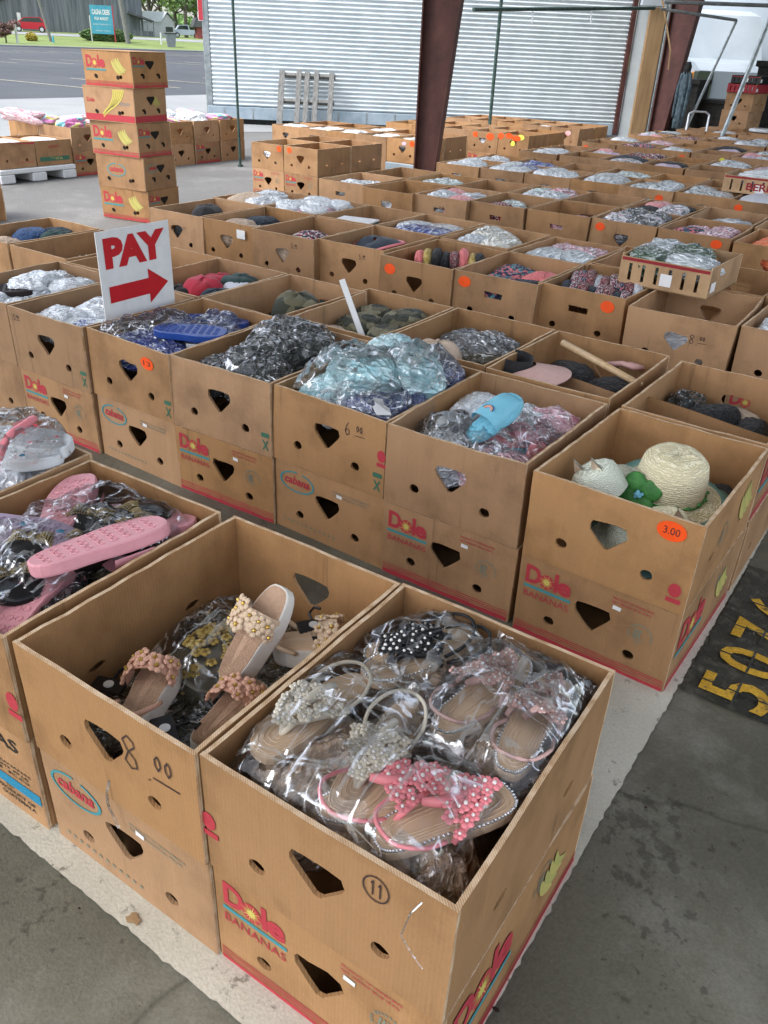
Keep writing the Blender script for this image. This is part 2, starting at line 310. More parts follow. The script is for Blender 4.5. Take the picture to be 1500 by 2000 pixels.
def spl(pts,k=5):
    P=[Vector(p) for p in pts]; P=[P[0]*2-P[1]]+P+[P[-1]*2-P[-2]]; out=[]
    for i in range(1,len(P)-2):
        for j in range(k):
            t=j/k; a,b_,c,d=P[i-1],P[i],P[i+1],P[i+2]
            out.append(.5*((2*b_)+(c-a)*t+(2*a-5*b_+4*c-d)*t*t+(3*b_-a-3*c+d)*t**3))
    out.append(P[-2]); return out
# text to flat polygons
_tc={}
def text_geo(txt,size,bold=0.0,shear=0.0,space=1.0,res=3):
    k=(txt,size,bold,shear,space)
    if k in _tc: return _tc[k]
    cu=bpy.data.curves.new('t','FONT'); cu.body=txt; cu.size=size; cu.offset=bold; cu.shear=shear; cu.space_character=space; cu.resolution_u=res; cu.fill_mode='FRONT' if hasattr(cu,'fill_mode') else 'FRONT'
    ob=bpy.data.objects.new('t',cu); me=bpy.data.meshes.new_from_object(ob)
    g=([tuple(v.co) for v in me.vertices],[tuple(p.vertices) for p in me.polygons])
    bpy.data.objects.remove(ob); bpy.data.curves.remove(cu); bpy.data.meshes.remove(me)
    _tc[k]=g; return g
def add_text(mb,txt,x,y,size,mat,xf,bold=0.0,shear=0.0,space=1.0,width=None,height=None,z=0.0):
    v,f=text_geo(txt,size,bold,shear,space)
    if not v: return
    sx=sy=1; x0=min(p[0] for p in v); x1=max(p[0] for p in v); y0=min(p[1] for p in v); y1=max(p[1] for p in v)
    if width: sx=width/(x1-x0)
    if height: sy=height/(y1-y0)
    elif width: sy=sx
    mb.add([((p[0]-x0)*sx+x,(p[1]-y0)*sy+y,z) for p in v],f,mat,xf)
def ell(cx,cy,rx,ry,n=16,a0=0,jit=0,seed=0):
    r=random.Random(seed); return [(cx+rx*(1+r.uniform(-jit,jit))*math.cos(a0+2*PI*i/n),cy+ry*(1+r.uniform(-jit,jit))*math.sin(a0+2*PI*i/n)) for i in range(n)]
def flatpoly(mb,pts,mat,xf,z=0.0):
    tris=tessellate_polygon([[Vector((p[0],p[1],0)) for p in pts]]); f=[]
    for t in tris:
        n3=(Vector(pts[t[1]]).to_3d()-Vector(pts[t[0]]).to_3d()).cross(Vector(pts[t[2]]).to_3d()-Vector(pts[t[0]]).to_3d()).z
        f.append(t if n3>0 else t[::-1])
    mb.add([(p[0],p[1],z) for p in pts],f,mat,xf)
def rect(mb,x0,x1,y0,y1,mat,xf,z=0.0,wob=0.0,seed=0):
    r=random.Random(seed); n=max(2,int(abs(x1-x0)/.03)+1); pts=[(x0+(x1-x0)*i/(n-1),y0+r.uniform(-wob,wob)) for i in range(n)]+[(x1-(x1-x0)*i/(n-1),y1+r.uniform(-wob,wob)) for i in range(n)]
    flatpoly(mb,pts,mat,xf,z)
def stroke(mb,pts,wd,mat,xf,z=0.0):
    for (a,b) in zip(pts[:-1],pts[1:]):
        a=Vector(a);b=Vector(b);d=(b-a); 
        if d.length<1e-6: continue
        d.normalize(); n=Vector((-d.y,d.x))*wd/2; a=a-d*wd*.25; b=b+d*wd*.25
        mb.add([(a.x-n.x,a.y-n.y,z),(b.x-n.x,b.y-n.y,z),(b.x+n.x,b.y+n.y,z),(a.x+n.x,a.y+n.y,z)],[(0,1,2,3)],mat,xf)

# ------------------------------------------------------------------ banana box
BW,BL,BH=.402,.512,.2295; TH=.0075
def inpoly(x,y,P):
    c=False; n=len(P); j=n-1
    for i in range(n):
        if (P[i][1]>y)!=(P[j][1]>y) and x<(P[j][0]-P[i][0])*(y-P[i][1])/(P[j][1]-P[i][1])+P[i][0]: c=not c
        j=i
    return c
def wall(mb,wd,ht,holes,xf,mat,th=TH,step=.045,topwob=.0014,seed=0,rimtop=True):
    r=random.Random(seed)
    nx=max(2,int(wd/step)); nz=max(2,int(ht/step))
    outer=[(wd*i/nx,0) for i in range(nx)]+[(wd,ht*i/nz) for i in range(nz)]+[(wd-wd*i/nx,ht+(r.uniform(-topwob,topwob) if 0<i else 0)) for i in range(nx)]+[(0,ht-ht*i/nz) for i in range(nz)]
    vs=[Vector(p) for p in outer]; ed=[(i,(i+1)%len(outer)) for i in range(len(outer))]
    for h in holes:
        o=len(vs); vs+= [Vector(p) for p in h]; ed+=[(o+i,o+(i+1)%len(h)) for i in range(len(h))]
    for i in range(1,nx):
        for k in range(1,nz):
            p=(wd*(i+r.uniform(-.2,.2))/nx,ht*(k+r.uniform(-.2,.2))/nz)
            if any(inpoly(p[0],p[1],[(q[0]*1.0,q[1]) for q in h]) for h in holes): continue
            vs.append(Vector(p))
    ov,oe,of,_,_,_=delaunay_2d_cdt(vs,ed,[],0,1e-6)
    tri=[]
    for t in of:
        cx=sum(ov[i][0] for i in t)/3; cy=sum(ov[i][1] for i in t)/3
        if any(inpoly(cx,cy,h) for h in holes) or not inpoly(cx,cy,outer): continue
        tri.append(tuple(t))
    n=len(ov)
    mb.add([(p[0],p[1],0) for p in ov]+[(p[0],p[1],-th) for p in ov],[t for t in tri]+[tuple(i+n for i in t[::-1]) for t in tri],mat,xf)
    def side(P,m,ccw):
        k=len(P); v=[(p[0],p[1],0) for p in P]+[(p[0],p[1],-th) for p in P]
        mb.add(v,[((i+1)%k,i,i+k,(i+1)%k+k) if ccw else (i,(i+1)%k,(i+1)%k+k,i+k) for i in range(k)],m,xf)
    side(outer,'edge',True)
    for h in holes: side(h,mat,False)
def end_holes(wd,seed,style='shield'):
    r=random.Random(seed); cx=wd*.5; H=[]
    if style!='none':
        if style=='slot':
            P=[(cx-.042,.135),(cx+.042,.135),(cx+.045,.16),(cx-.045,.162)]; pts=P
        else:
            t=.158; b=.092; pts=[(cx-.004,b),(cx+.006,b+.001),(cx+.041,t-.027),(cx+.046,t-.016),(cx+.040,t),(cx+.015,t+.003),(cx-.02,t+.002),(cx-.041,t-.001),(cx-.046,t-.012),(cx-.044,t-.024),(cx-.022,b+.018)]
            if r.random()<.4: pts=[(p[0],p[1]+r.uniform(-.004,.004)) for p in pts]
        H.append([(p[0]+r.uniform(-.001,.001),p[1]) for p in pts])
    for fx in (.235,.755): H.append(ell(wd*fx,.068,.0150,.0135,12,0,.06,seed+int(fx*100)))
    return H
def side_holes(ln,seed):
    return [ell(ln*f,.088,.020,.0095,12,0,.06,seed+int(f*100)) for f in (.27,.74)]
def make_box_mesh(seed,style='shield',mat='cardboard',w_=BW,l_=BL,h_=BH,lid=False,bow=.009,lean=.009,floor=True):
    mb=MB(); r=random.Random(seed)
    X,Y=w_/2,l_/2
    wall(mb,w_,h_,end_holes(w_,seed,style),frame((-X,-Y,0),(1,0,0),(0,0,1)),mat,seed=seed)
    wall(mb,w_,h_,end_holes(w_,seed+5,style),frame((X,Y,0),(-1,0,0),(0,0,1)),mat,seed=seed+1)
    li=l_-2*TH-.0006
    wall(mb,li,h_-.0006,side_holes(li,seed),frame((X-.0005,-Y+TH+.0003,0),(0,1,0),(0,0,1)),mat,seed=seed+2)
    wall(mb,li,h_-.0006,side_holes(li,seed),frame((-X+.0005,Y-TH-.0003,0),(0,-1,0),(0,0,1)),mat,seed=seed+3)
    if floor: mb.box(-X+TH+.001,X-TH-.001,-Y+TH+.001,Y-TH-.001,.002,.008,mat)
    if lid: mb.box(-X-.002,X+.002,-Y-.002,Y+.002,h_+.0005,h_+.005,mat)
    c=[[r.uniform(-lean,lean) for _ in range(2)] for _ in range(4)]
    b4=[r.uniform(-.3,1)*bow for _ in range(4)]
    def deform(p):
        u=(p.x+X)/w_; v=(p.y+Y)/l_; t=max(0,p.z/h_)
        u=min(1,max(0,u)); v=min(1,max(0,v))
        dx=((c[0][0]*(1-u)+c[1][0]*u)*(1-v)+(c[2][0]*(1-u)+c[3][0]*u)*v)*t
        dy=((c[0][1]*(1-u)+c[1][1]*u)*(1-v)+(c[2][1]*(1-u)+c[3][1]*u)*v)*t
        bw=t*t*(3-2*t) if not lid else math.sin(PI*t)
        dy+=(-b4[0]*math.sin(PI*u)*(1-v)+b4[1]*math.sin(PI*u)*v)*bw
        dx+=(-b4[2]*math.sin(PI*v)*(1-u)+b4[3]*math.sin(PI*v)*u)*bw
        k=.0022*t
        return Vector((p.x+dx+k*noise.noise(Vector((p.x*9,p.y*9,p.z*9+seed))),p.y+dy+k*noise.noise(Vector((p.x*9,p.y*9,p.z*9-seed))),p.z))
    return mb,deform
BOXC={}; OPEN=[]
def make_box(x,y,z,rz,seed,label,group=None,style='shield',mat='cardboard',cat='box',cache=None,lid=False,name='banana_box',**kw):
    """x,y = front left corner of the footprint"""
    w_=kw.get('w_',BW); l_=kw.get('l_',BL)
    key=(cache,style,mat,lid,w_,l_)
    if cache is not None and key in BOXC: me,df=BOXC[key]
    else:
        mb,df=make_box_mesh(seed,style,mat,lid=lid,**kw); me=mb.mesh('banana_box',deform=df)
        if cache is not None: BOXC[key]=(me,df)
    o=bpy.data.objects.new(name,me); COL.objects.link(o)
    c,s=math.cos(rz),math.sin(rz)
    o.location=(x+c*w_/2-s*l_/2,y+s*w_/2+c*l_/2,z); o.rotation_euler.z=rz
    tag(o,label,cat,group)
    if not lid: OPEN.append((o.location.x,o.location.y,rz,w_,l_,z))
    return o,df
E_=.0013
def face(which,w_=BW,l_=BL):
    X,Y=w_/2,l_/2
    return {'front':frame((-X,-Y-E_,0),(1,0,0),(0,0,1)),'right':frame((X+E_,-Y,0),(0,1,0),(0,0,1)),'left':frame((-X-E_,Y,0),(0,-1,0),(0,0,1)),'back':frame((X,Y+E_,0),(-1,0,0),(0,0,1))}[which]
def sunburst(mb,cx,cy,r,xf,zz):
    flatpoly(mb,ell(cx,cy,r*.42,r*.42,14),'print_yellow',xf,zz+.0006)
    for i in range(16):
        a=2*PI*i/16+.1; r1=r*(1.25 if i%2 else .95); wd=.10
        mb.add([(cx+.3*r*math.cos(a-wd*2.2),cy+.3*r*math.sin(a-wd*2.2),zz+.0005),(cx+r1*math.cos(a),cy+r1*math.sin(a),zz+.0005),(cx+.3*r*math.cos(a+wd*2.2),cy+.3*r*math.sin(a+wd*2.2),zz+.0005)],[(0,1,2)],'print_yellow',xf)
def dole(mb,x,y,wd,xf,bananas=True,mat='print_red'):
    h=wd*.42
    add_text(mb,'D',x,y,1,mat,xf,bold=.035,width=wd*.34,height=h)
    flatpoly(mb,ell(x+wd*.47,y+h*.36,wd*.16,h*.40,18),mat,xf,.0001)
    sunburst(mb,x+wd*.47,y+h*.36,wd*.15,xf,.0001)
    add_text(mb,'l',x+wd*.63,y,1,mat,xf,bold=.035,width=wd*.085,height=h*1.02)
    add_text(mb,'e',x+wd*.70,y-h*.02,1,mat,xf,bold=.045,width=wd*.30,height=h*.72)
    rect(mb,x-wd*.02,x+wd*1.02,y-h*.27,y-h*.12,'print_teal',xf)
    if bananas: add_text(mb,'BANANAS',x,y-h*.80,1,mat,xf,width=wd,height=h*.36)
def mascot(mb,cx,cy,s,xf):   # small round stamp beside the handle: plain wreath of dashes and a banana outline
    for i in range(16):
        if i in (12,): continue
        a=PI*(-.1+1.2*i/15); stroke(mb,[(cx+s*math.cos(a),cy+s*math.sin(a)),(cx+s*1.15*math.cos(a+.05),cy+s*1.15*math.sin(a+.05))],s*.13,'print_faint_teal',xf)
    for k in (-.25,0,.25): stroke(mb,[(cx-s*.2+k*s,cy+s*.55),(cx-s*.32+k*s,cy+s*.1),(cx-s*.22+k*s,cy-s*.35)],s*.14,'print_faint_teal',xf)
    stroke(mb,[(cx-s*.75,cy-s*.3),(cx-s*.2,cy-s*.6),(cx+s*.4,cy-s*.55)],s*.10,'print_faint_teal',xf)
    stroke(mb,[(cx-s*.4,cy-s*.85),(cx+s*.1,cy-s*.95)],s*.09,'print_faint_teal',xf)
def red_band(mb,W,xf,y0=.008,solid=True,seed=0):
    if solid: rect(mb,.004,W-.004,.004,.017,'print_red',xf,wob=.0015,seed=seed)
    for k in range(3): 
        rect(mb,.004,W-.004,.021+k*.0065,.0235+k*.0065,'print_red',xf,wob=.0006,seed=seed+k)
def smalltext(mb,x,y,wd,xf,mat='print_red',lines=('PRODUCT OF HONDURAS','NET WEIGHT 40 LB 18 KG')):
    for i,t_ in enumerate(lines): add_text(mb,t_,x,y-i*.011,1,mat,xf,width=wd*(1 if i==0 else .95),height=.006,bold=.01)
def cabana(mb,cx,cy,rx,xf):
    ry=rx*.52; n=40; O=ell(cx,cy,rx,ry,n); I=ell(cx,cy,rx*.90,ry*.86,n)
    mb.add([(p[0],p[1],0) for p in O]+[(p[0],p[1],0) for p in I],[(i,(i+1)%n,(i+1)%n+n,i+n) for i in range(n) if i not in (8,9)],'print_teal',xf)
    add_text(mb,'cabana',cx-rx*.72,cy-ry*.30,1,'print_red',xf,bold=.028,shear=.25,width=rx*1.44,height=ry*.85)
def big_bananas(mb,x,y,s,xf,mat='print_pale_yellow'):
    # four crescents hanging from one stalk at the upper right
    for k in range(4):
        r=s*(.62+.13*k); cx=x+s*1.0-.02*k*s; cy=y+s*(.98+.02*k); n=12; o=[]; i_=[]
        for q_ in range(n+1):
            t=q_/n; a=R(182+(78-9*k)*t+4*k); w_=s*.085*math.sin(PI*min(1,t*.93+.05))**.6
            o.append((cx+(r+w_)*math.cos(a)*.85,cy+(r+w_)*math.sin(a)*.80)); i_.append((cx+(r-w_)*math.cos(a)*.85,cy+(r-w_)*math.sin(a)*.80))
        flatpoly(mb,o+i_[::-1],mat if k%2 else 'print_yellow_green',xf,.0001*k)
def finish_print(mb,box,df,name='printed_logo'):
    if mb.v: 
        o=mb.build(name,parent=box,deform=df); return o
def lower_prints(box,df,kind,sides=('front',),w_=BW,l_=BL,label=True,seed=0):
    mb=MB()
    for sd in sides:
        W=w_ if sd in('front','back') else l_; xf=face(sd,w_,l_)
        if kind=='dole':
            if sd in('front','back'):
                dole(mb,.018,.158,.122,xf); smalltext(mb,W*.60,.205,.10,xf); mascot(mb,W*.80,.135,.026,xf); red_band(mb,W,xf,seed=seed)
            else:
                dole(mb,.03,.112,.19,xf,bananas=False); mascot(mb,W*.62,.165,.028,xf); big_bananas(mb,W*.58,.035,.15,xf); red_band(mb,W,xf,seed=seed)
        elif kind=='cabana':
            if sd in('front','back'):
                cabana(mb,.085,.175,.066,xf); smalltext(mb,W*.55,.19,.13,xf,'print_faint_teal',('PRODUCT OF GUATEMALA','FRESH TROPICAL FRUIT')); smalltext(mb,.03,.035,.2,xf,'print_faint_teal',('- - - - - - - - - - - -',))
            else: cabana(mb,W*.4,.15,.08,xf)
        elif kind=='banner':
            rect(mb,.06,W-.004,.066,.092,'print_blue',xf); add_text(mb,'BANANAS',.10,.175,1,'print_black',xf,width=.26,height=.03,bold=.02)
            smalltext(mb,W*.50,.125,.18,xf,'print_black',('PREMIUM BANANAS','NET WEIGHT 40 LB','18.14 KG')); add_text(mb,'PRODUCT OF',W*.66,.045,1,'print_black',xf,width=.11,height=.009,bold=.02); add_text(mb,'GUATEMALA',W*.68,.031,1,'print_black',xf,width=.10,height=.009,bold=.02)
        elif kind=='plain': pass
    finish_print(mb,box,df)
    if label and kind in('dole','cabana'):
        m2=MB(); x=.245 if kind=='dole' else .235; xf=face('front',w_,l_)
        flatpoly(m2,[(x,.178),(x+.02,.177),(x+.021,.187),(x+.001,.189)],'label_white',xf,.0004); finish_print(m2,box,df,'paper_label')
def sticker(box,df,u,v,text=None,rx=.029,ry=.021,fc='front',mat='sticker_orange',w_=BW,l_=BL):
    mb=MB(); xf=face(fc,w_,l_); flatpoly(mb,ell(u,v,rx,ry,22),mat,xf,.0008)
    if text: add_text(mb,text,u-rx*.55,v-ry*.35,1,'marker',xf,width=rx*1.1,height=ry*.75,z=.0012)
    finish_print(mb,box,df,'price_sticker')
DIG={'8':[[(.7,.9),(.4,1),(.1,.8),(.3,.55),(.7,.35),(.75,.1),(.4,-.02),(.1,.15),(.35,.5),(.75,.75),(.7,.9)]],'0':[[(.5,1),(.2,.7),(.2,.3),(.5,0),(.8,.35),(.75,.75),(.5,1)]],'6':[[(.6,1),(.3,.7),(.15,.3),(.4,0),(.75,.15),(.7,.45),(.4,.5),(.2,.3)]],'5':[[(.75,1),(.25,1),(.2,.6),(.6,.6),(.8,.3),(.5,0),(.15,.1)]],
 '1':[[(.4,.8),(.55,1),(.55,0)]],'3':[[(.2,.9),(.6,1),(.7,.7),(.4,.5),(.75,.3),(.5,0),(.15,.1)]],'.':[[(.4,.0),(.5,.05)]],'-':[[(.0,0),(1,.05)]]}
def handwrite(box,df,txt,u,v,s,wd=.0022,fc='front',circle=False,mat='marker'):
    mb=MB(); xf=face(fc); x=u
    for i,ch in enumerate(txt):
        sc=s if i==0 or circle else s*.45; yy=v if i==0 or circle else v+s*.5
        if ch=='.': yy=v; sc=s*.5
        for st in DIG.get(ch,[]): stroke(mb,[(x+p[0]*sc*.62,yy+p[1]*sc) for p in st],wd,mat,xf,.0002*(1+i%2))
        x+=sc*(.72 if not circle else .42)
    if circle:
        c=ell(u+s*.52,v+s*.5,s*.72,s*.85,20); stroke(mb,c+[c[0]],wd,mat,xf,.0005)
    elif len(txt)>2: stroke(mb,[(u+s*1.0,v+s*.16),(x+s*.1,v+s*.2)],wd,mat,xf)
    finish_print(mb,box,df,'handwritten_price')
def wrap_mark(box,df,fc='front',u=None,v=.03,s=.04):
    mb=MB(); xf=face(fc); u=BW-.035 if u is None else u
    flatpoly(mb,ell(u,v+s*.75,s*.40,s*.5,14),'print_red',xf); rect(mb,u-s*.42,u+s*.5,v-s*.15,v+s*.18,'print_red',xf,z=.0002)
    finish_print(mb,box,df,'printed_logo')

# ================================================================== SETTING
def sheet(name,x0,x1,y0,y1,z,mat,nx=1,ny=1,zf=None):
    mb=MB(); mb.grid(lambda u,v:(x0+(x1-x0)*u,y0+(y1-y0)*v,z+(zf(x0+(x1-x0)*u,y0+(y1-y0)*v) if zf else 0)),nx,ny,mat)
    o=mb.build(name); tag(o,kind='structure'); return o
def ground_mat(name,c1,c2,s1,c3,s2,rough=.8,bump=.3,speck=0,lo=.35,hi=.65,specular=.3,crack=0,mul=.8,m2=(.5,.72)):
    m,t,b=newmat(name); v=mapping(t,(1,1,1))
    n=N(t,'ShaderNodeTexNoise',Scale=s1,Detail=8,Roughness=.6); t.links.new(v,n.inputs['Vector']); r=ramp(t,n.outputs['Fac'],[(lo,c1),(hi,c2)])
    n2=N(t,'ShaderNodeTexNoise',Scale=s2,Detail=6,Roughness=.7); t.links.new(v,n2.inputs['Vector']); r2=ramp(t,n2.outputs['Fac'],[(m2[0],0),(m2[1],1)])
    mx=N(t,'ShaderNodeMixRGB'); t.links.new(r2.outputs[0],mx.inputs[0]); t.links.new(r.outputs[0],mx.inputs[1]); mx.inputs[2].default_value=(*c3,1); col=mx.outputs[0]
    n3=N(t,'ShaderNodeTexNoise',Scale=180 if not speck else speck,Detail=3); t.links.new(v,n3.inputs['Vector']); r3=ramp(t,n3.outputs['Fac'],[(.33,.72),(.66,1.2)])
    m3=N(t,'ShaderNodeMixRGB',blend_type='MULTIPLY',Fac=mul); t.links.new(col,m3.inputs[1]); t.links.new(r3.outputs[0],m3.inputs[2]); col=m3.outputs[0]
    if crack:
        n5=N(t,'ShaderNodeTexNoise',Scale=1.2,Detail=3); t.links.new(v,n5.inputs['Vector']); vm=N(t,'ShaderNodeVectorMath',operation='SCALE'); vm.inputs['Scale'].default_value=.7; t.links.new(n5.outputs['Color'],vm.inputs[0])
        va=N(t,'ShaderNodeVectorMath',operation='ADD'); t.links.new(v,va.inputs[0]); t.links.new(vm.outputs[0],va.inputs[1])
        vo=N(t,'ShaderNodeTexVoronoi',feature='DISTANCE_TO_EDGE',Scale=crack); t.links.new(va.outputs[0],vo.inputs['Vector']); r5=ramp(t,vo.outputs['Distance'],[(0,.5),(.004,1)])
        m5=N(t,'ShaderNodeMixRGB',blend_type='MULTIPLY',Fac=.7); t.links.new(col,m5.inputs[1]); t.links.new(r5.outputs[0],m5.inputs[2]); col=m5.outputs[0]
        n6=N(t,'ShaderNodeTexNoise',Scale=32,Detail=3,Roughness=.7); t.links.new(v,n6.inputs['Vector']); n7=N(t,'ShaderNodeTexNoise',Scale=2.4,Detail=2); t.links.new(v,n7.inputs['Vector']); am=N(t,'ShaderNodeMath',operation='MULTIPLY'); t.links.new(n6.outputs['Fac'],am.inputs[0]); t.links.new(n7.outputs['Fac'],am.inputs[1]); r6=ramp(t,am.outputs[0],[(.150,.5),(.178,1)])
        m6=N(t,'ShaderNodeMixRGB',blend_type='MULTIPLY',Fac=.8); t.links.new(col,m6.inputs[1]); t.links.new(r6.outputs[0],m6.inputs[2]); col=m6.outputs[0]
    t.links.new(col,b.inputs['Base Color']); b.inputs['Specular IOR Level'].default_value=specular
    rr=ramp(t,n2.outputs['Fac'],[(.3,rough-.15),(.7,rough+.1)]); t.links.new(rr.outputs[0],b.inputs['Roughness'])
    bp=N(t,'ShaderNodeBump',Strength=bump,Distance=.004); t.links.new(n3.outputs['Fac'],bp.inputs['Height']); t.links.new(bp.outputs[0],b.inputs['Normal'])
    MATS[name]=m
ground_mat('hall_concrete',(.092,.088,.066),(.152,.146,.113),1.7,(.20,.195,.16),3.2,rough=.5,crack=.6,mul=.45)
ground_mat('yard_asphalt',(.13,.13,.127),(.175,.175,.17),.5,(.24,.24,.235),1.6,rough=.85,speck=90)
ground_mat('lot_asphalt',(.040,.044,.052),(.062,.068,.078),.12,(.085,.09,.10),.35,rough=.8,speck=25)
ground_mat('apron_concrete',(.23,.24,.245),(.28,.29,.295),.6,(.30,.31,.31),1.5,rough=.85,speck=40)
ground_mat('lawn',(.12,.17,.05),(.19,.25,.08),.25,(.22,.26,.08),1.0,rough=.95,speck=8)
ground_mat('white_paint_floor',(.42,.40,.33),(.54,.52,.44),3,(.20,.185,.15),26,rough=.6,mul=.3,m2=(.60,.68))
ground_mat('mat_paint',(.022,.023,.018),(.045,.045,.036),5,(.12,.115,.09),30,rough=.6)
ground_mat('yellow_paint',(.50,.28,.02),(.66,.40,.04),14,(.12,.09,.04),45,rough=.6,m2=(.56,.64))
ground_mat('lot_line',(.35,.33,.25),(.5,.48,.36),2,(.12,.12,.12),6,rough=.8)
def gz(x,y):
    d=math.hypot(x-CX,y-CY); t=min(1,max(0,(d-106)/26)); return 1.18*t*t*(3-2*t)+max(0,(d-160))*.004
def far(px,D):
    a=YAW+math.atan((px-794)/1836.0); return Vector((CX+math.sin(a)*D,CY+math.cos(a)*D,0))
# ground: one wide sheet (lawn and far fields), other surfaces laid on it
sheet('ground',-420,300,-250,470,-.012,'lawn',60,60,gz)
sheet('parking_lot',-71,-9.0,-60,120,-.006,'lot_asphalt')
sheet('yard_asphalt',-17.0,16,-40,60,-.002,'yard_asphalt')
mb=MB(); mb.add([(-17.2,-30,.003),(-12.1,-30,.003),(-10.6,8.2,.003),(-6.4,16.0,.003),(-9,45,.003),(-16.9,45,.003)],[(0,1,2,3,4,5)],'apron_concrete'); tag(mb.build('concrete_apron'),kind='structure')
sheet('hall_floor',-3.9,9,-8,24,.003,'hall_concrete')
mb=MB()
def ragged(mb,x0,x1,y0,y1,z,mat,seed,amp=.0022,step=.013):
    r=random.Random(seed); pts=[]
    def seg(a,b,nx,ny):
        L=math.hypot(b[0]-a[0],b[1]-a[1]); n=max(2,int(L/step))
        for i in range(n):
            t=i/n; k=r.uniform(-amp,amp)*(2.0 if r.random()<.12 else .7); pts.append((a[0]+(b[0]-a[0])*t+nx*k,a[1]+(b[1]-a[1])*t+ny*k))
    seg((x0,y0),(x1,y0),0,1); seg((x1,y0),(x1,y1),1,0); seg((x1,y1),(x0,y1),0,1); seg((x0,y1),(x0,y0),1,0)
    flatpoly(mb,pts,mat,Matrix.Translation((0,0,z)))
ragged(mb,-3.3,.402,-.062,.13,.007,'white_paint_floor',3); ragged(mb,.24,.404,.132,3.3,.007,'white_paint_floor',4)
tag(mb.build('painted_line'),kind='structure')
mb=MB(); ragged(mb,.408,.93,1.115,1.79,.008,'mat_paint',8,.004); tag(mb.build('painted_number_panel'),kind='structure')
mb=MB()
for i,ch in enumerate('5076'):
    xf=frame((.602+.004*i,1.128+i*.137,.0125),(0,1,0),(-1,0,0))
    add_text(mb,ch,0,0,1,'yellow_paint',xf,width=.098,height=.158,bold=.012)
for i in range(4):
    y=1.128+i*.137
    rect(mb,0,.006,-.0,.17,'mat_paint',frame((.603,y+.047,.0130),(0,1,0),(-1,0,0)))
    rect(mb,0,.10,.075,.081,'mat_paint',frame((.603,y,.0134),(0,1,0),(-1,0,0)))
tag(mb.build('painted_numbers'),kind='structure')
mb=MB()
for i in range(26):
    y=-8+i*2.9
    mb.box(-24.6,-19.6,y,y+.10,.0,.0035,'lot_line',Matrix.Rotation(.0,4,'Z')); mb.box(-41,-36,y,y+.10,.0,.0035,'lot_line'); mb.box(-58,-53,y,y+.1,.0,.0035,'lot_line')
tag(mb.build('parking_lines'),kind='structure')
mb=MB(); mb.bbox(-71.3,-71.0,-40,74,-.01,.12,'apron_concrete',.03); tag(mb.build('kerb'),kind='structure')
# the far lane, a pale ribbon over the rising lawn
mb=MB()
L=[]
for i in range(41):
    px=-120+i*14; a=far(px,121.5); b=far(px,125.5); L.append([(a.x,a.y,gz(a.x,a.y)+.02),(b.x,b.y,gz(b.x,b.y)+.02)])
for i in range(40): mb.add([L[i][0],L[i+1][0],L[i+1][1],L[i][1]],[(0,1,2,3)],'apron_concrete')
tag(mb.build('lane'),kind='structure')

# ---------------------------------------------------------------- hall: roof, columns
noise_mat('steel_red',(.048,.016,.014),(.105,.038,.033),6,rough=.6,bump=.25,spec=.4,lo=.3,hi=.7)
noise_mat('rust_dark',(.012,.009,.008),(.05,.02,.015),40,rough=.9)
noise_mat('roof_under',(.68,.69,.69),(.76,.77,.77),3,rough=.8)
noise_mat('galv',(.22,.25,.26),(.36,.40,.42),14,rough=.4,metal=.7); noise_mat('pipe_green',(.02,.05,.045),(.06,.10,.09),20,rough=.5); noise_mat('alu',(.5,.52,.55),(.65,.67,.7),20,rough=.35,metal=.6)
noise_mat('trailer_white',(.52,.58,.61),(.62,.68,.71),3,rough=.38,bump=.03,spec=.5); noise_mat('skirt_blue',(.24,.31,.37),(.34,.41,.46),4,rough=.5); noise_mat('wood',(.24,.15,.075),(.34,.225,.12),5,stretch=(3,3,.3),rough=.7)
noise_mat('grey_wood',(.10,.10,.098),(.24,.24,.23),10,stretch=(6,1,1),rough=.9,bump=.4); noise_mat('glass_dark',(.02,.03,.03),(.03,.045,.045),3,rough=.1,bump=0,spec=.8); noise_mat('rubber',(.012,.012,.012),(.03,.03,.03),20,rough=.8)
noise_mat('denim',(.03,.05,.07),(.12,.17,.20),14,rough=.9); noise_mat('green_glass',(.25,.40,.34),(.42,.58,.50),3,rough=.12,bump=0,spec=.8)
noise_mat('truck_white',(.42,.49,.56),(.50,.57,.64),1.5,rough=.35,bump=.0,spec=.5)
flat('amber',(.8,.3,.03),rough=.3); flat('red_carton',(.30,.02,.03),rough=.5)
mb=MB(); mb.box(-4.55,2.6,-2.6,26,3.85,4.0,'roof_under')  # unseen roof slab, its edges and pale underside set for the light below
for i in range(14): mb.box(-4.5,2.55,-2.4+i*2,-2.34+i*2,3.62,3.845,'galv')
o=mb.build('unseen_hall_roof'); tag(o,'unseen flat pale hall roof, cut to let light onto the boxes','roof')
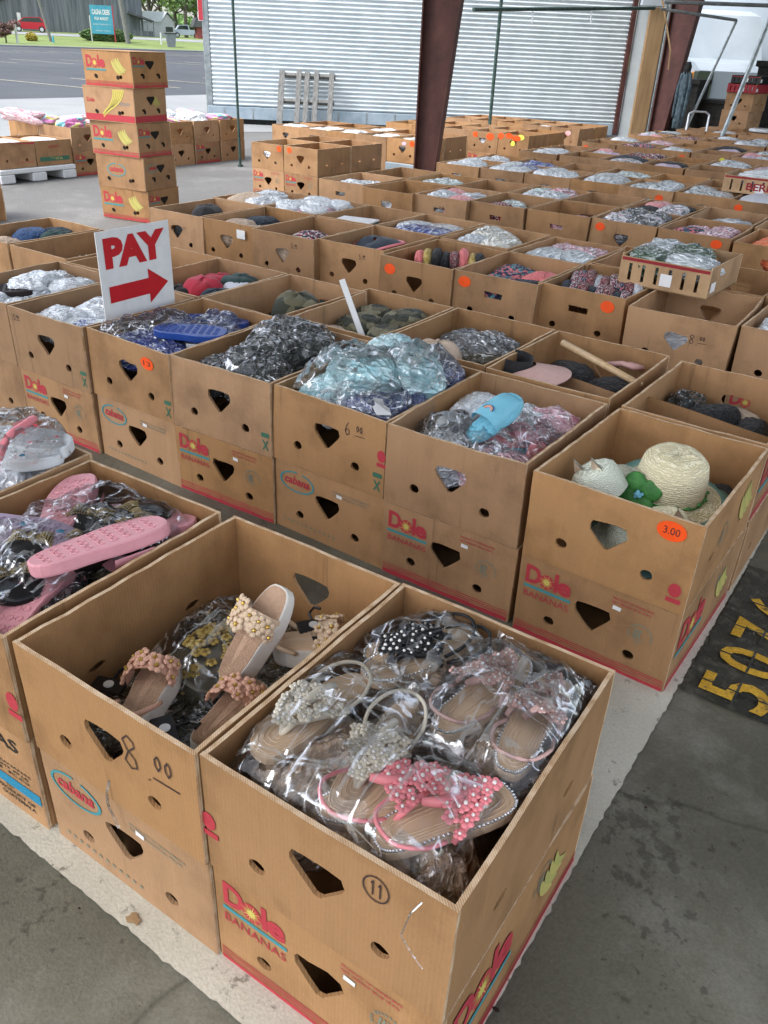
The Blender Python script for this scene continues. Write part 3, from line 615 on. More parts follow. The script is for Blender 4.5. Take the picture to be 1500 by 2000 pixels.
def steel_column(x,y,ang,wb,wt,ht,label,name='steel_column'):
    o=empty(name,(x,y,0),ang); tag(o,label,'column','tapered steel columns of the open hall')
    wm=MB(); wm.add([(-wb/2,-.004,.012),(wb/2,-.004,.012),(wb/2,.004,.012),(-wb/2,.004,.012),(-wb/2,-.004,ht),(wt-wb/2,-.004,ht),(wt-wb/2,.004,ht),(-wb/2,.004,ht)],[(0,1,5,4),(2,3,7,6),(1,2,6,5),(3,0,4,7),(0,3,2,1),(4,5,6,7)],'steel_red'); wm.build('web',o)
    for s in (0,1):
        f=MB(); x0b=-wb/2-.012 if s==0 else wb/2; x0t=-wb/2-.012 if s==0 else wt-wb/2
        P=lambda xx,z:[(xx,-.075,z),(xx+.012,-.075,z),(xx+.012,.075,z),(xx,.075,z)]
        f.loft([P(x0b,.012),P(x0t,ht)],'steel_red'); f.build('flange',o)
    r=random.Random(int(x*10)); rp=MB(); pts=[]; n=40
    xr=lambda t:(wb/2)+(wt-wb)*t
    a=[]; b=[]
    for i in range(n+1):
        t=.25+.68*i/n; wdt=(.008+.03*abs(noise.noise(Vector((i*.35,2,x))))*(1 if i%7 else 2))*(1 if .05<i/n<.97 else .1)
        a.append((xr(t)-.002,ht*t)); b.append((xr(t)-.004-wdt,ht*t))
    flatpoly(rp,a+b[::-1],'rust_dark',frame((0,-.0055,0),(1,0,0),(0,0,1))); rp.build('rust_patch',o)
    p=MB(); p.bbox(-wb/2-.07,wb/2+.07,-.12,.12,.0035,.0115,'rust_dark',.002); p.build('base_plate',o)
    return o
steel_column(-3.83,6.62,R(18),.155,.52,3.84,'dark red tapered steel column rising behind the front half of the boxes, rust along its edge')
steel_column(-4.0,13.9,R(-6),.20,.60,3.84,'dark red tapered steel column beside the tall wooden post')
def pole(x,y,lean,ht,r,label,mat='pipe_green'):
    mb=MB(); mb.tube([(0,0,0),(lean[0]*.5,lean[1]*.5,ht*.5),(lean[0],lean[1],ht)],r,mat,10); mb.tube([(0,0,0),(0,0,.02)],r*2.2,mat,10)
    o=mb.build('steel_pole',loc=(x,y,0)); tag(o,label,'pole','thin upright poles before the trailer'); return o
pole(-6.69,7.09,(-.02,.0),3.6,.015,'thin dark green pole standing left of the red column before the trailer')
pole(-5.05,10.15,(-.0,.0),3.6,.022,'thin grey green pole standing right of the red column before the trailer')
mb=MB(); mb.tube([(-6.6,7.2,2.3),(-4.3,6.9,1.93)],.008,'pipe_green',6); tag(mb.build('guy_rod'),'thin dark rod slanting down to the red column','rod')
def rack_pipe(a,b,r,label,mat='pipe_green',hooks=0):
    o=MB(); o.tube([a,b],r,mat,8); ob=o.build('rack_pipe'); tag(ob,label,'pipe','overhead rack pipes')
    for i in range(hooks):
        h=MB(); p=Vector(a).lerp(Vector(b),.28+.32*i); h.tube([p+Vector((0,0,.02)),p+Vector((.01,0,-.10)),p+Vector((.02,0,-.16))],.012,'alu',6); h.build('hook',ob)
rack_pipe((-4.9,9.2,1.72),(-4.15,13.2,1.95),.022,'overhead pipe with two hooks crossing the white trailer wall',hooks=2)

# ---------------------------------------------------------------- trailer
t=empty('box_trailer',(-11.05,10.86,0),R(35.2)); tag(t,'long white trailer with corrugated metal side wall','trailer')
LT=7.2
mb=MB(); per=.066; nst=60; prof=[]
for i in range(nst*6+1):
    k=i/6; z=.285+per*k; ph=(k%1); d=.040*(.5-.5*math.cos(2*PI*ph))**.8; prof.append((d,z))
v=[];f=[]
for i,(d,z) in enumerate(prof): v+= [(.12,-d,z),(LT,-d,z)]
f=[(2*i,2*i+1,2*i+3,2*i+2) for i in range(len(prof)-1)]
mb.add(v,f,'trailer_white'); mb.build('corrugated_side',t,smooth=True)
mb=MB(); mb.bbox(.0,.118,-.03,2.4,.10,4.3,'galv',.01); mb.build('corner_post',t)
mb=MB(); mb.box(.12,LT-.002,.03,2.4,.30,4.28,'trailer_white'); mb.build('body',t)
mb=MB(); mb.bbox(.02,LT,-.05,.02,.085,.28,'skirt_blue',.008)
for i in range(14): mb.box(.3+i*.5,.325+i*.5,-.053,-.0515,.10,.27,'galv')
mb.build('side_skirt',t)
mb=MB(); mb.box(.3,LT-.2,.3,2.0,.10,.28,'rubber'); mb.box(.35,2.1,.03,.25,.02,.08,'rubber'); mb.build('undercarriage',t)
mb=MB(); mb.bbox(-.05,.035,-.055,-.0305,1.55,2.15,'label_white',.004); 
for k,(z0,z1,mt) in enumerate([(2.16,2.6,'print_red'),(1.95,2.14,'print_blue'),(1.56,1.94,'print_red')]): mb.box(-.045,.03,-.0585,-.0555,z0,z1,mt)
mb.bbox(-.05,.035,-.055,-.0305,2.15,2.7,'label_white',.004); mb.build('warning_strip',t)
mb=MB(); mb.bbox(LT+.002,LT+.09,-.06,.2,.1,4.2,'steel_red',.01); mb.build('end_post',t)
mb=MB(); mb.bbox(LT+.12,LT+.52,-.02,.06,.05,4.2,'trailer_white',.012)
mb.sphere((LT+.42,-.03,.92),.025,'rubber'); mb.sphere((LT+.42,-.03,.80),.025,'rubber'); mb.build('door_leaf',t)
mb=MB(); mb.bbox(LT+.56,LT+.60,-.12,-.04,.02,4.0,'galv',.006); mb.build('door_bar',t)
mb=MB(); mb.bbox(0,.27,0,.10,.004,2.04,'wood',.008); o=mb.build('wooden_post',loc=(-4.74,14.75,0),rz=R(34)); tag(o,'tall pale plank post between the trailer end and the second red column','post')
mb=MB(); mb.bbox(0,.07,0,.07,.004,3.8,'galv',.008); o=mb.build('grey_post',loc=(-4.50,14.9,0),rz=R(34)); tag(o,'grey metal post along the right side of the wooden post','post')
mb=MB(); mb.bbox(0,.42,0,.10,2.06,2.6,'truck_white',.008); o=mb.build('wall_panel',loc=(-4.95,14.86,0),rz=R(34)); tag(o,'small white panel above the wooden post','panel')
mb=MB(); rr=random.Random(3)
mb.grid(lambda u,v:(u*.5-.1+.05*noise.noise(Vector((u*4,v*4,1))),.10*noise.noise(Vector((u*5,v*5,7))),2.35+v*.42-.14*math.sin(PI*u)*(1-v)+.05*noise.noise(Vector((u*6,v*6,3)))),14,10,'rubber'); o=mb.build('tarp_bundle',loc=(-4.9,14.5,0),rz=R(34),smooth=True); tag(o,'bunched dark tarp hanging at the top of the wooden post','tarp')
mb=MB(); mb.tube([(-4.02,13.1,2.05),(-3.86,13.0,1.75),(-3.70,12.9,1.42),(-3.68,12.9,1.18)],.012,'wood',6); tag(mb.build('rope'),'pale rope hanging down across the second red column','rope')

# pallet leaning on the trailer
p=empty('wooden_pallet',(-9.62,11.05,0),0,rot=None); p.rotation_euler=(R(-31),0,R(33)); tag(p,'weathered grey wooden pallet leaning against the white trailer','pallet')
for i,xx in enumerate((0,.30,.44,.60,.86)):
    mb=MB(); mb.bbox(xx,xx+(.085 if i else .10),-.01,.01,.0,1.02+.03*(i%2),'grey_wood',.003); mb.build('slat',p)
for z in (.06,.5,.95):
    mb=MB(); mb.bbox(0,.96,.012,.10,z,z+.05,'grey_wood',.003); mb.build('stringer',p)

# white truck, ladder, hung clothes on the right
t=empty('white_truck',(-4.45,17.6,0),R(-50)); tag(t,'white truck parked behind the hall with its windscreen and wheel arch showing','truck')
mb=MB(); S=lambda y:[(-2.2,y,.55),(-1.45,y,.5),(-1.35,y,.85),(-1.15,y,1.0),(-.9,y,.95),(-.75,y,.5),(-.35,y,.5),(-.3,y,1.15),(-.62,y,1.28),(-1.25,y,1.36),(-1.72,y,2.15),(-2.2,y,2.25)]
mb.loft([S(0),S(1.7)],'truck_white'); mb.build('cab',t)
mb=MB(); mb.add([(-1.27,-.012,1.38),(-1.70,-.012,2.08),(-1.98,-.012,2.08),(-1.98,-.012,1.40)],[(0,1,2,3)],'green_glass'); mb.build('windscreen',t)
mb=MB(); mb.bbox(-1.75,-1.0,-.03,.02,1.335,1.375,'rubber',.008); mb.build('wiper_cowl',t)
mb=MB(); mb.bbox(-.62,-.50,-.03,.02,.75,1.12,'amber',.01); mb.build('marker_light',t)
mb=MB(); mb.bbox(-.49,-.29,-.025,.3,.62,1.14,'glass_dark',.01); mb.build('headlight',t)
mb=MB(); mb.tube([(-1.1,.05,.45),(-1.1,.35,.45)],.40,'rubber',24); wl=mb.build('wheel',t); mb=MB(); mb.tube([(-1.1,.03,.45),(-1.1,.06,.45)],.2,'alu',18); mb.build('rim',wl)
mb=MB(); mb.bbox(-.6,-.2,-.05,1.7,.42,.58,'alu',.02); mb.build('bumper',t)
t=empty('delivery_van',(-4.1,20.8,0),R(4)); tag(t,'large plain white van body filling the background at the right','van')
mb=MB(); mb.bbox(-1.9,4.6,0,2.2,.5,4.2,'truck_white',.03); mb.build('body',t)
mb=MB(); mb.tube([(2.5,-.05,.5),(2.5,.3,.5)],.5,'rubber',22); mb.build('wheel',t)
mb=MB(); mb.bbox(-1.8,3.3,.1,.12,.30,.48,'rubber',.01); mb.build('sill',t)
# dark big curved hood thing at the far right edge: a dark sheet added to darken the background
mb=MB(); mb.grid(lambda u,v:(u*.9+.12*math.sin(v*5)*(1-u),.05*noise.noise(Vector((u*6,v*6,3))),.35+v*3.2),10,20,'rubber'); o=mb.build('dark_backdrop',loc=(-2.55,14.2,0),smooth=True); tag(o,'dark sheet added at the right edge behind the cartons','tarp')
rack_pipe((-3.95,13.0,2.02),(-1.6,14.0,2.02),.025,'grey overhead pipe running right from the second red column','galv')
rack_pipe((-3.95,12.9,1.93),(-3.0,13.4,1.83),.02,'grey lower pipe bending towards the slanting leg','galv')
rack_pipe((-3.0,13.4,1.83),(-3.28,12.9,.35),.02,'grey slanting leg of the rack behind the carton stack','galv')
rack_pipe((-2.35,12.7,2.1),(-2.55,12.2,.4),.03,'grey slanting leg of the rack right of the carton stack','galv')
o=empty('hung_jacket',(-3.40,12.9,.76)); o.scale=(.48,.7,.95); tag(o,'faded blue grey jacket hanging beside the second red column','jacket')
mb=MB()
def jr(z,rx,ry,ph): return [(rx*math.cos(2*PI*j/18)*(1+.12*math.sin(4*2*PI*j/18+ph)),ry*math.sin(2*PI*j/18)*(1+.15*math.sin(5*2*PI*j/18+ph)),z) for j in range(18)]
mb.loft([jr(-.35,.13,.08,0),jr(-.15,.15,.09,.5),jr(.1,.14,.08,1),jr(.3,.15,.08,1.6),jr(.42,.11,.06,2),jr(.47,.04,.03,2)],'denim'); mb.build('body',o,smooth=True)
for s in(-1,1):
    mb=MB(); mb.tube([(s*.12,0,.40),(s*.17,-.02,.2),(s*.16,-.05,-.05),(s*.15,-.05,-.2)],[.05,.055,.045,.04],'denim',10); mb.build('sleeve',o,smooth=True)
mb=MB(); mb.loft([jr(.40,.08,.07,0),jr(.5,.10,.06,1),jr(.56,.05,.04,1)],'rubber'); mb.build('collar',o,smooth=True)
o=empty('step_ladder',(-3.12,12.75,0),R(20)); tag(o,'small aluminium step ladder standing before the truck wheel','ladder')
for s in (-.17,.17):
    mb=MB(); mb.tube([(s,-.25,.0),(s,.0,.82)],.016,'alu',8); mb.build('rail',o)
    mb=MB(); mb.tube([(s,.3,.0),(s,.02,.82)],.013,'alu',8); mb.build('rear_leg',o)
for z in (.25,.5):
    mb=MB(); mb.bbox(-.17,.17,-.25+z*.3-.06,-.25+z*.3+.06,z,z+.02,'alu',.004); mb.build('step',o)
mb=MB(); mb.tube([(-.17,.0,.82),(-.1,0,.86),(.1,0,.86),(.17,0,.82)],.016,'alu',8); mb.build('top_bar',o)

for i,(x,y,wd,h_,lb) in enumerate(((-3.72,14.3,.42,1.05,'tall added black tub in the dark corner behind the jacket'),(-3.28,14.6,.5,.78,'low added black tub behind the step ladder'),(-2.3,15.4,1.3,1.35,'wide added black block behind the dark carton stack'))):
    mb=MB(); mb.loft([[(wd*.5*a*(.92+.08*t_),.3*c_*(.92+.08*t_),.004+h_*t_) for a,c_ in ((-1,-1),(1,-1),(1,1),(-1,1))] for t_ in (0,.5,.93)]+[[(wd*.53*a,.33*c_,.004+h_*t_) for a,c_ in ((-1,-1),(1,-1),(1,1),(-1,1))] for t_ in (.94,1)],'rubber'); o=mb.build('dark_filler',loc=(x,y,0)); tag(o,lb,'tub')  # black blocks added to fill the background corner with dark
# ---------------------------------------------------------------- far side of the parking lot
noise_mat('barn_wood',(.085,.098,.108),(.17,.19,.205),1.2,stretch=(3,3,.15),rough=.95,bump=.1); noise_mat('tin_roof',(.55,.60,.63),(.68,.72,.74),.5,rough=.5); noise_mat('dark_roof',(.05,.055,.06),(.10,.105,.11),2,rough=.9)
noise_mat('leaf_green',(.08,.15,.05),(.17,.27,.09),1.5,rough=.8,rnd=.25); noise_mat('leaf_spring',(.19,.29,.11),(.31,.42,.18),1.5,rough=.8,rnd=.2); noise_mat('leaf_plum',(.13,.075,.075),(.24,.15,.14),1.5,rough=.8); noise_mat('bark',(.08,.07,.06),(.16,.14,.12),6,rough=.9)
noise_mat('leaf_gold',(.26,.22,.03),(.38,.30,.05),2,rough=.8); noise_mat('car_red',(.42,.015,.03),(.46,.02,.035),1,rough=.25,bump=0,coat=.6); noise_mat('sign_teal',(.05,.30,.42),(.09,.36,.48),1,rough=.5); noise_mat('siding',(.50,.53,.52),(.60,.62,.60),1,rough=.7); noise_mat('brick_red',(.20,.05,.05),(.28,.08,.07),3,rough=.8)
noise_mat('bin_grey',(.14,.16,.19),(.2,.22,.25),3,rough=.6)
def placed(name,px,D,rz,label,cat,group=None):
    q=far(px,D); o=empty(name,(q.x,q.y,gz(q.x,q.y)-.05),rz); tag(o,label,cat,group); return o
FA=YAW+R(-18)   # azimuth of the far scene
faceus=-(YAW+math.atan((150-794)/1836.0))   # rotates local x to run left-right as seen from the hall
def leafcloud(mb,c,r,n,s,mat,seed):
    q=random.Random(seed)
    for i in range(n):
        u=q.uniform(-1,1); a=q.uniform(0,2*PI); rad=q.random()**.4; sq=math.sqrt(1-u*u)
        p=Vector((c[0]+r[0]*rad*sq*math.cos(a),c[1]+r[1]*rad*sq*math.sin(a),c[2]+r[2]*rad*u))
        e=q.uniform(.6,1.4)*s; d1=Vector((q.uniform(-1,1),q.uniform(-1,1),q.uniform(-1,1))).normalized()*e; d2=d1.orthogonal().normalized()*e*.6
        mb.add([p-d1,p+d2,p+d1,p-d2],[(0,1,2,3)],mat)
# barn
b=placed('grey_barn',175,131,faceus,'large weathered grey barn behind the teal sign','barn')
mb=MB(); mb.box(-8.0,7.0,0,9,0,5.6,'barn_wood'); mb.build('wall',b)
mb=MB(); mb.add([(-8.6,-.7,5.45),(7.5,-.7,5.3),(7.5,4.5,9.0),(-8.6,4.5,9.2),(-8.6,-.7,5.7),(7.5,-.7,5.55),(7.5,4.5,9.3),(-8.6,4.5,9.5)],[(0,1,2,3)[::-1],(4,5,6,7),(0,1,5,4),(1,2,6,5),(3,0,4,7),(2,3,7,6)],'tin_roof'); mb.add([(-8.6,9.7,5.5),(7.5,9.7,5.5),(7.5,4.5,9.3),(-8.6,4.5,9.5)],[(0,1,2,3)],'tin_roof'); mb.build('roof',b)
mb=MB(); mb.loft([[(-10.9,1.5,0),(-8.01,1.5,0),(-8.01,1.5,4.6),(-10.9,1.5,2.9)],[(-10.9,8,0),(-8.01,8,0),(-8.01,8,4.6),(-10.9,8,2.9)]],'barn_wood'); mb.build('lean_to',b)
mb=MB(); mb.add([(-11.2,1.2,2.85),(-8.02,1.2,4.75),(-8.02,8.3,4.75),(-11.2,8.3,2.85)],[(0,1,2,3)],'dark_roof'); mb.build('lean_to_roof',b)
mb=MB(); mb.box(-8.6,-8.15,-.05,-.01,.0,2.0,'siding'); mb.build('door',b)
o=placed('open_porch',273,128,faceus,'small open porch shelter at the right end of the barn','porch')
mb=MB(); mb.loft([[(-1.2,0,2.6),(2.0,0,1.75),(2.0,0,1.9),(-1.2,0,2.9)],[(-1.2,4,2.6),(2.0,4,1.75),(2.0,4,1.9),(-1.2,4,2.9)]],'dark_roof'); mb.build('roof',o)
for xx in(.3,1.1,1.9):
    mb=MB(); mb.box(xx-.06,xx+.06,.0,.12,0,1.9,'barn_wood'); mb.build('post',o)
mb=MB(); mb.box(-.6,1.9,1.2,1.4,0,.7,'barn_wood'); mb.build('railing',o)
o=placed('small_white_house',312,138,faceus+R(10),'small pale house with a bright metal roof left of the pickup','house')
mb=MB(); mb.loft([[(-2.4,0,0),(2.3,0,0),(2.3,0,1.9),(-2.4,0,1.9)],[(-2.4,5,0),(2.3,5,0),(2.3,5,1.9),(-2.4,5,1.9)]],'siding'); mb.add([(.2,-.01,1.9),(2.3,-.01,1.9),(1.3,-.01,2.9)],[(0,1,2)],'siding'); mb.build('wall',o)
mb=MB(); mb.loft([[(-2.6,-.3,1.85),(.3,-.3,1.85),(.9,-.3,3.1),(-2.0,-.3,3.1)],[(-2.6,-.15,1.85),(.3,-.15,1.85),(.9,-.15,3.1),(-2.0,-.15,3.1)]],'tin_roof'); mb.add([(.3,-.4,1.9),(1.3,-.4,3.15),(1.3,5,3.15),(.3,5,1.9)],[(0,1,2,3)],'tin_roof'); mb.add([(2.5,-.4,1.85),(1.3,-.4,3.15),(1.3,5,3.15),(2.5,5,1.85)],[(0,1,2,3)],'tin_roof'); mb.build('roof',o)
mb=MB(); mb.box(1.0,2.0,-.05,-.01,.7,1.3,'glass_dark'); mb.build('window',o)
o=placed('distant_house',-14,165,faceus,'pale house cut off at the left edge of the view','house')
mb=MB(); mb.box(-4,3.2,0,6,0,3.6,'siding'); mb.build('wall',o); mb=MB(); mb.loft([[(-4.3,-.3,3.55),(3.6,-.3,3.55),(-.3,-.3,5.4)],[(-4.3,6.3,3.55),(3.6,6.3,3.55),(-.3,6.3,5.4)]],'tin_roof'); mb.build('roof',o)
o=placed('red_shed',400,133,faceus,'small dark roofed red shed beside the trailer corner','shed')
mb=MB(); mb.box(-.9,3,0,3,0,1.45,'brick_red'); mb.build('wall',o); mb=MB(); mb.loft([[(-1.5,-.3,1.4),(3.3,-.3,1.4),(3.0,-.3,2.5),(-1.0,-.3,2.5)],[(-1.5,3.3,1.4),(3.3,3.3,1.4),(3.0,3.3,2.5),(-1.0,3.3,2.5)]],'dark_roof'); mb.build('roof',o)
def car(px,D,label,cat,bodymat,pickup=False,s=1.0):
    o=placed('parked_car' if not pickup else 'pickup_truck',px,D,faceus,label,cat)
    mb=MB(); 
    if not pickup: P=[(-2.1,.35),(-2.1,.85),(-1.9,1.05),(-1.3,1.15),(-.6,1.62),(1.3,1.68),(2.0,1.1),(2.1,.8),(2.1,.35)]
    else: P=[(-2.4,.4),(-2.4,.95),(-1.5,1.05),(-1.0,1.65),(.3,1.7),(.5,1.1),(2.4,1.1),(2.4,.4)]
    mb.loft([[(x,0,z) for x,z in P],[(x,1.75,z) for x,z in P]],bodymat); mb.build('body',o)
    mb=MB(); W=[(-1.15,1.12),(-.55,1.55),(1.2,1.6),(1.65,1.12)] if not pickup else [(-1.3,1.1),(-.95,1.58),(.2,1.6),(.3,1.1)]
    flatpoly(mb,W,'glass_dark',frame((0,-.01,0),(1,0,0),(0,0,1))); mb.build('window',o)
    for xx in(-1.35,1.35):
        mb=MB(); mb.tube([(xx,-.03,.34),(xx,.2,.34)],.36,'rubber',18); wl=mb.build('wheel',o); mb=MB(); mb.tube([(xx,-.05,.34),(xx,-.02,.34)],.22,'alu',14); mb.build('rim',wl)
car(60,127,'red car parked left of the grey barn','car','car_red'); car(366,141,'white pickup truck parked beyond the small house','pickup','truck_white',True)
def far_pole(px,D,r,h,lean,label,mat='grey_wood',name='utility_pole'):
    q=far(px,D); mb=MB(); a=Vector((math.cos(faceus),math.sin(faceus),0))*lean; mb.tube([(0,0,-.1),(a.x,a.y,h)],[r,r*.8],mat,10); o=mb.build(name,loc=(q.x,q.y,gz(q.x,q.y))); tag(o,label,'pole'); return o
far_pole(50,138,.28,9,-.6,'grey utility pole standing behind the red car'); far_pole(98,112,.17,9,-1.6,'leaning grey utility pole at the left corner of the barn'); far_pole(250,115,.30,9,-.9,'thick pale utility pole right of the teal sign')
far_pole(102,110,.12,.75,0,'short bright blue post on the lawn','sign_teal','blue_post'); far_pole(31,105,.14,1.7,0,'short white post beside the plum tree','siding','white_post'); far_pole(315,116,.12,1.25,0,'short white post left of the grey bin','siding','white_post')
o=placed('roadside_sign',203,116,faceus,'teal roadside sign with white lettering beyond the parking lot','sign')
mb=MB(); mb.box(-1.72,1.60,0,.12,1.0,4.35,'sign_teal'); mb.build('sign_board',o)
mb=MB(); xf=frame((-1.72,-.02,1.0),(1,0,0),(0,0,1)); add_text(mb,'CAGNA CREEK',.3,2.25,1,'label_white',xf,bold=.03,width=2.75,height=.62); add_text(mb,'FLEA MARKET',.6,1.62,1,'label_white',xf,bold=.02,width=2.1,height=.36); add_text(mb,'EVERY SUNDAY 8 - 4',.35,1.05,1,'label_white',xf,width=2.6,height=.15); add_text(mb,'ANTIQUES - PRODUCE',.6,.30,1,'label_white',xf,width=2.2,height=.13); mb.build('lettering',o)
for xx,mt in((-1.85,'siding'),(1.70,'print_red')):
    mb=MB(); mb.box(xx-.08,xx+.08,0,.14,-.25,4.4 if xx>0 else 3.1,mt); mb.build('post',o)
o.scale=(.74,1,.86)
def hedge(px,D,sx,h,label,mat,n,name='hedge'):
    o=placed(name,px,D,faceus,label,name); mb=MB(); leafcloud(mb,(0,0,h*.5),(sx,.8,h*.55),n,.14,mat,int(px)); mb.build('foliage',o); mb=MB(); mb.tube([(0,0,-.05),(0,0,h*.5)],.06,'bark',6); mb.build('stem',o)
hedge(208,117,3.1,1.35,'wide clipped dark green hedge in front of the teal sign','leaf_green',5200); hedge(60,112,.62,.85,'small round golden shrub on the lawn','leaf_gold',900,'shrub')
o=placed('wheeled_bin',334,113,faceus,'grey wheeled bin standing on the lawn','bin')
mb=MB(); mb.loft([[(x*.42,y*.4,0) for x,y in((-1,-1),(1,-1),(1,1),(-1,1))],[(x*.6,y*.5,1.35) for x,y in((-1,-1),(1,-1),(1,1),(-1,1))]],'bin_grey'); mb.build('body',o); mb=MB(); mb.bbox(-.68,.68,-.56,.56,1.36,1.46,'rubber',.02); mb.build('lid',o)
def tree(px,D,h,cr,label,mat,seed,n=2600,leaf=.28,group=None,trunk=.22):
    o=placed('tree',px,D,0,label,'tree',group); q=random.Random(seed)
    mb=MB(); mb.tube([(0,0,-.2),(.1,0,h*.3),(q.uniform(-.3,.3),0,h*.55),(0,0,h*.8)],[trunk,trunk*.8,trunk*.5,trunk*.2],'bark',8)
    cl=[]
    for i in range(9):
        a=q.uniform(0,2*PI); rr_=cr*q.uniform(.3,.8); z=h*q.uniform(.42,.95); e=(rr_*math.cos(a),rr_*math.sin(a),z); cl.append(e)
        mb.tube([(0,0,h*.3),(e[0]*.5,e[1]*.5,z*.75),e],[trunk*.4,trunk*.25,.03],'bark',5)
    mb.build('trunk',o,smooth=True)
    mb=MB()
    for i,e in enumerate(cl): leafcloud(mb,e,(cr*q.uniform(.3,.5),cr*q.uniform(.3,.5),h*q.uniform(.10,.2)),n//9,leaf,mat,seed*31+i)
    mb.build('crown',o)
tree(8,105,2.0,1.5,'small plum leaved tree at the left edge of the lawn','leaf_plum',1,2600,.11,trunk=.09)
G='tall spring trees behind the far houses'
for i,(px,D,h,cr,mt,lb) in enumerate([(268,172,12,5,'leaf_green','dark green tree rising just behind the barn roof end'),(296,165,10,5,'leaf_spring','pale green bushy tree behind the small white house'),(318,178,13,6,'leaf_green','tall green tree behind the pale bushy tree'),(345,168,12,5,'leaf_spring','thin leaved spring tree above the grey bin'),(365,160,13,5,'leaf_green','tall bare limbed green tree left of the pickup'),(385,170,12,5,'leaf_spring','spring tree between the pickup and the red shed'),(408,165,12,5,'leaf_green','green tree partly behind the trailer corner')]):
    tree(px,D,h,cr,lb,mt,20+i,1500,.34,G,.35)
for i,(px,D) in enumerate([(20,240),(45,260),(70,250),(330,260),(300,250),(375,255),(275,260),(400,250)]):
    tree(px,D,4.5,7,['distant low tree at the left edge above the plum tree','distant low tree behind the red car','distant low tree behind the barn lean-to','distant tree seen above the bin','distant tree seen above the small house','distant tree seen above the pickup','distant tree beside the barn roof','distant tree beside the trailer corner'][i],'leaf_green',60+i,1500,.6,'distant trees on the horizon',.3)

# ================================================================== GOODS: shared shapes
def ridged(p,oct=3):
    s=0;a=1;f=1
    for _ in range(oct): s+=a*(1-abs(noise.noise(p*f))*2.2); a*=.5; f*=2.1
    return s
def lump_mesh(name,seed,kind):
    mb=MB(); q=random.Random(seed); nu,nv=34,22
    off=Vector((seed*3.1,seed*1.7,seed))
    def P(a,ph):
        c=math.cos(ph); x=math.copysign(abs(math.cos(a))**.75,math.cos(a))*c**.7 if c>0 else 0; y=math.copysign(abs(math.sin(a))**.75,math.sin(a))*c**.7 if c>0 else 0; z=math.sin(ph)
        p=Vector((x,y,z)); 
        if kind=='bag': d=.16*(ridged(p*1.6+off,3)-1); p=p*(1+d)+Vector((.08*noise.noise(p*3+off),.08*noise.noise(p*3-off),.12*noise.noise(p*2+off)))
        elif kind=='cloth': d=.10*noise.noise(p*1.3+off)+.07*(ridged(Vector((p.x*1.2,p.y*4.5,p.z*2))+off,2)-1); p=p*(1+d)
        elif kind=='fold': p=Vector((p.x,p.y,math.copysign(abs(p.z)**.5,p.z))); d=.03*noise.noise(p*2+off); p=p*(1+d); p.z+=.06*math.sin(p.x*3+seed)
        elif kind=='roll': p=Vector((p.x,p.y*(1+.05*math.sin(p.x*20)),p.z)); p=p*(1+.05*noise.noise(p*3+off))
        return p
    v=[P(0,-PI/2)]
    for i in range(1,nv):
        for j in range(nu): v.append(P(2*PI*j/nu,-PI/2+PI*i/nv))
    v.append(P(0,PI/2)); T=len(v)-1; f=[]
    for j in range(nu):
        k=(j+1)%nu; f.append((0,1+k,1+j)); f.append((T,T-nu+j,T-nu+k))
        for i in range(nv-2): f.append((1+i*nu+j,1+i*nu+k,1+(i+1)*nu+k,1+(i+1)*nu+j))
    mb.add(v,f,'cloth_black'); me=mb.mesh(name,smooth=True); return me
LM={k:[lump_mesh('goods_'+k,i*5+sd,k) for i in range(3)] for k,sd in (('bag',1),('cloth',2),('fold',3),('roll',4))}
def lump(kind,mat,x,y,z,sx,sy,sz,rz,name,label,cat,group=None,q=rng,tilt=.15):
    o=bpy.data.objects.new(name,q.choice(LM[kind])); COL.objects.link(o)
    o.location=(x,y,z); o.scale=(sx,sy,sz); o.rotation_euler=(q.uniform(-tilt,tilt),q.uniform(-tilt,tilt),rz)
    o.material_slots[0].link='OBJECT'; o.material_slots[0].material=MATS.get(mat+'_u') or MATS[mat]
    tag(o,label,cat,group); return o
KN={'bag':('bagged_garment','bag'),'cloth':('folded_garment','garment'),'fold':('folded_garment','garment'),'roll':('rolled_garment','garment')}
CN={'wrap_black':'black','wrap_white':'white','wrap_blue':'blue and white','wrap_aqua':'aqua','wrap_navy':'navy','wrap_silver':'silvery grey','wrap_pink':'pink and white','wrap_green':'dark green','wrap_grey':'grey','wrap_olive':'olive','wrap_cream':'cream','wrap_mint':'mint and white','wrap_mixed':'multicoloured',
 'cloth_camo':'camouflage','cloth_black':'black','cloth_red':'red','cloth_navy':'navy','cloth_darkgreen':'dark green','cloth_white':'white','cloth_pattern':'patterned','cloth_stripe':'striped','cloth_multi':'multicoloured','cloth_pink':'pink','cloth_coral':'coral','cloth_orange':'orange','cloth_beige':'beige','cloth_blue':'blue','cloth_gold':'gold','cloth_rainbow':'rainbow coloured','cloth_lilac':'lilac'}
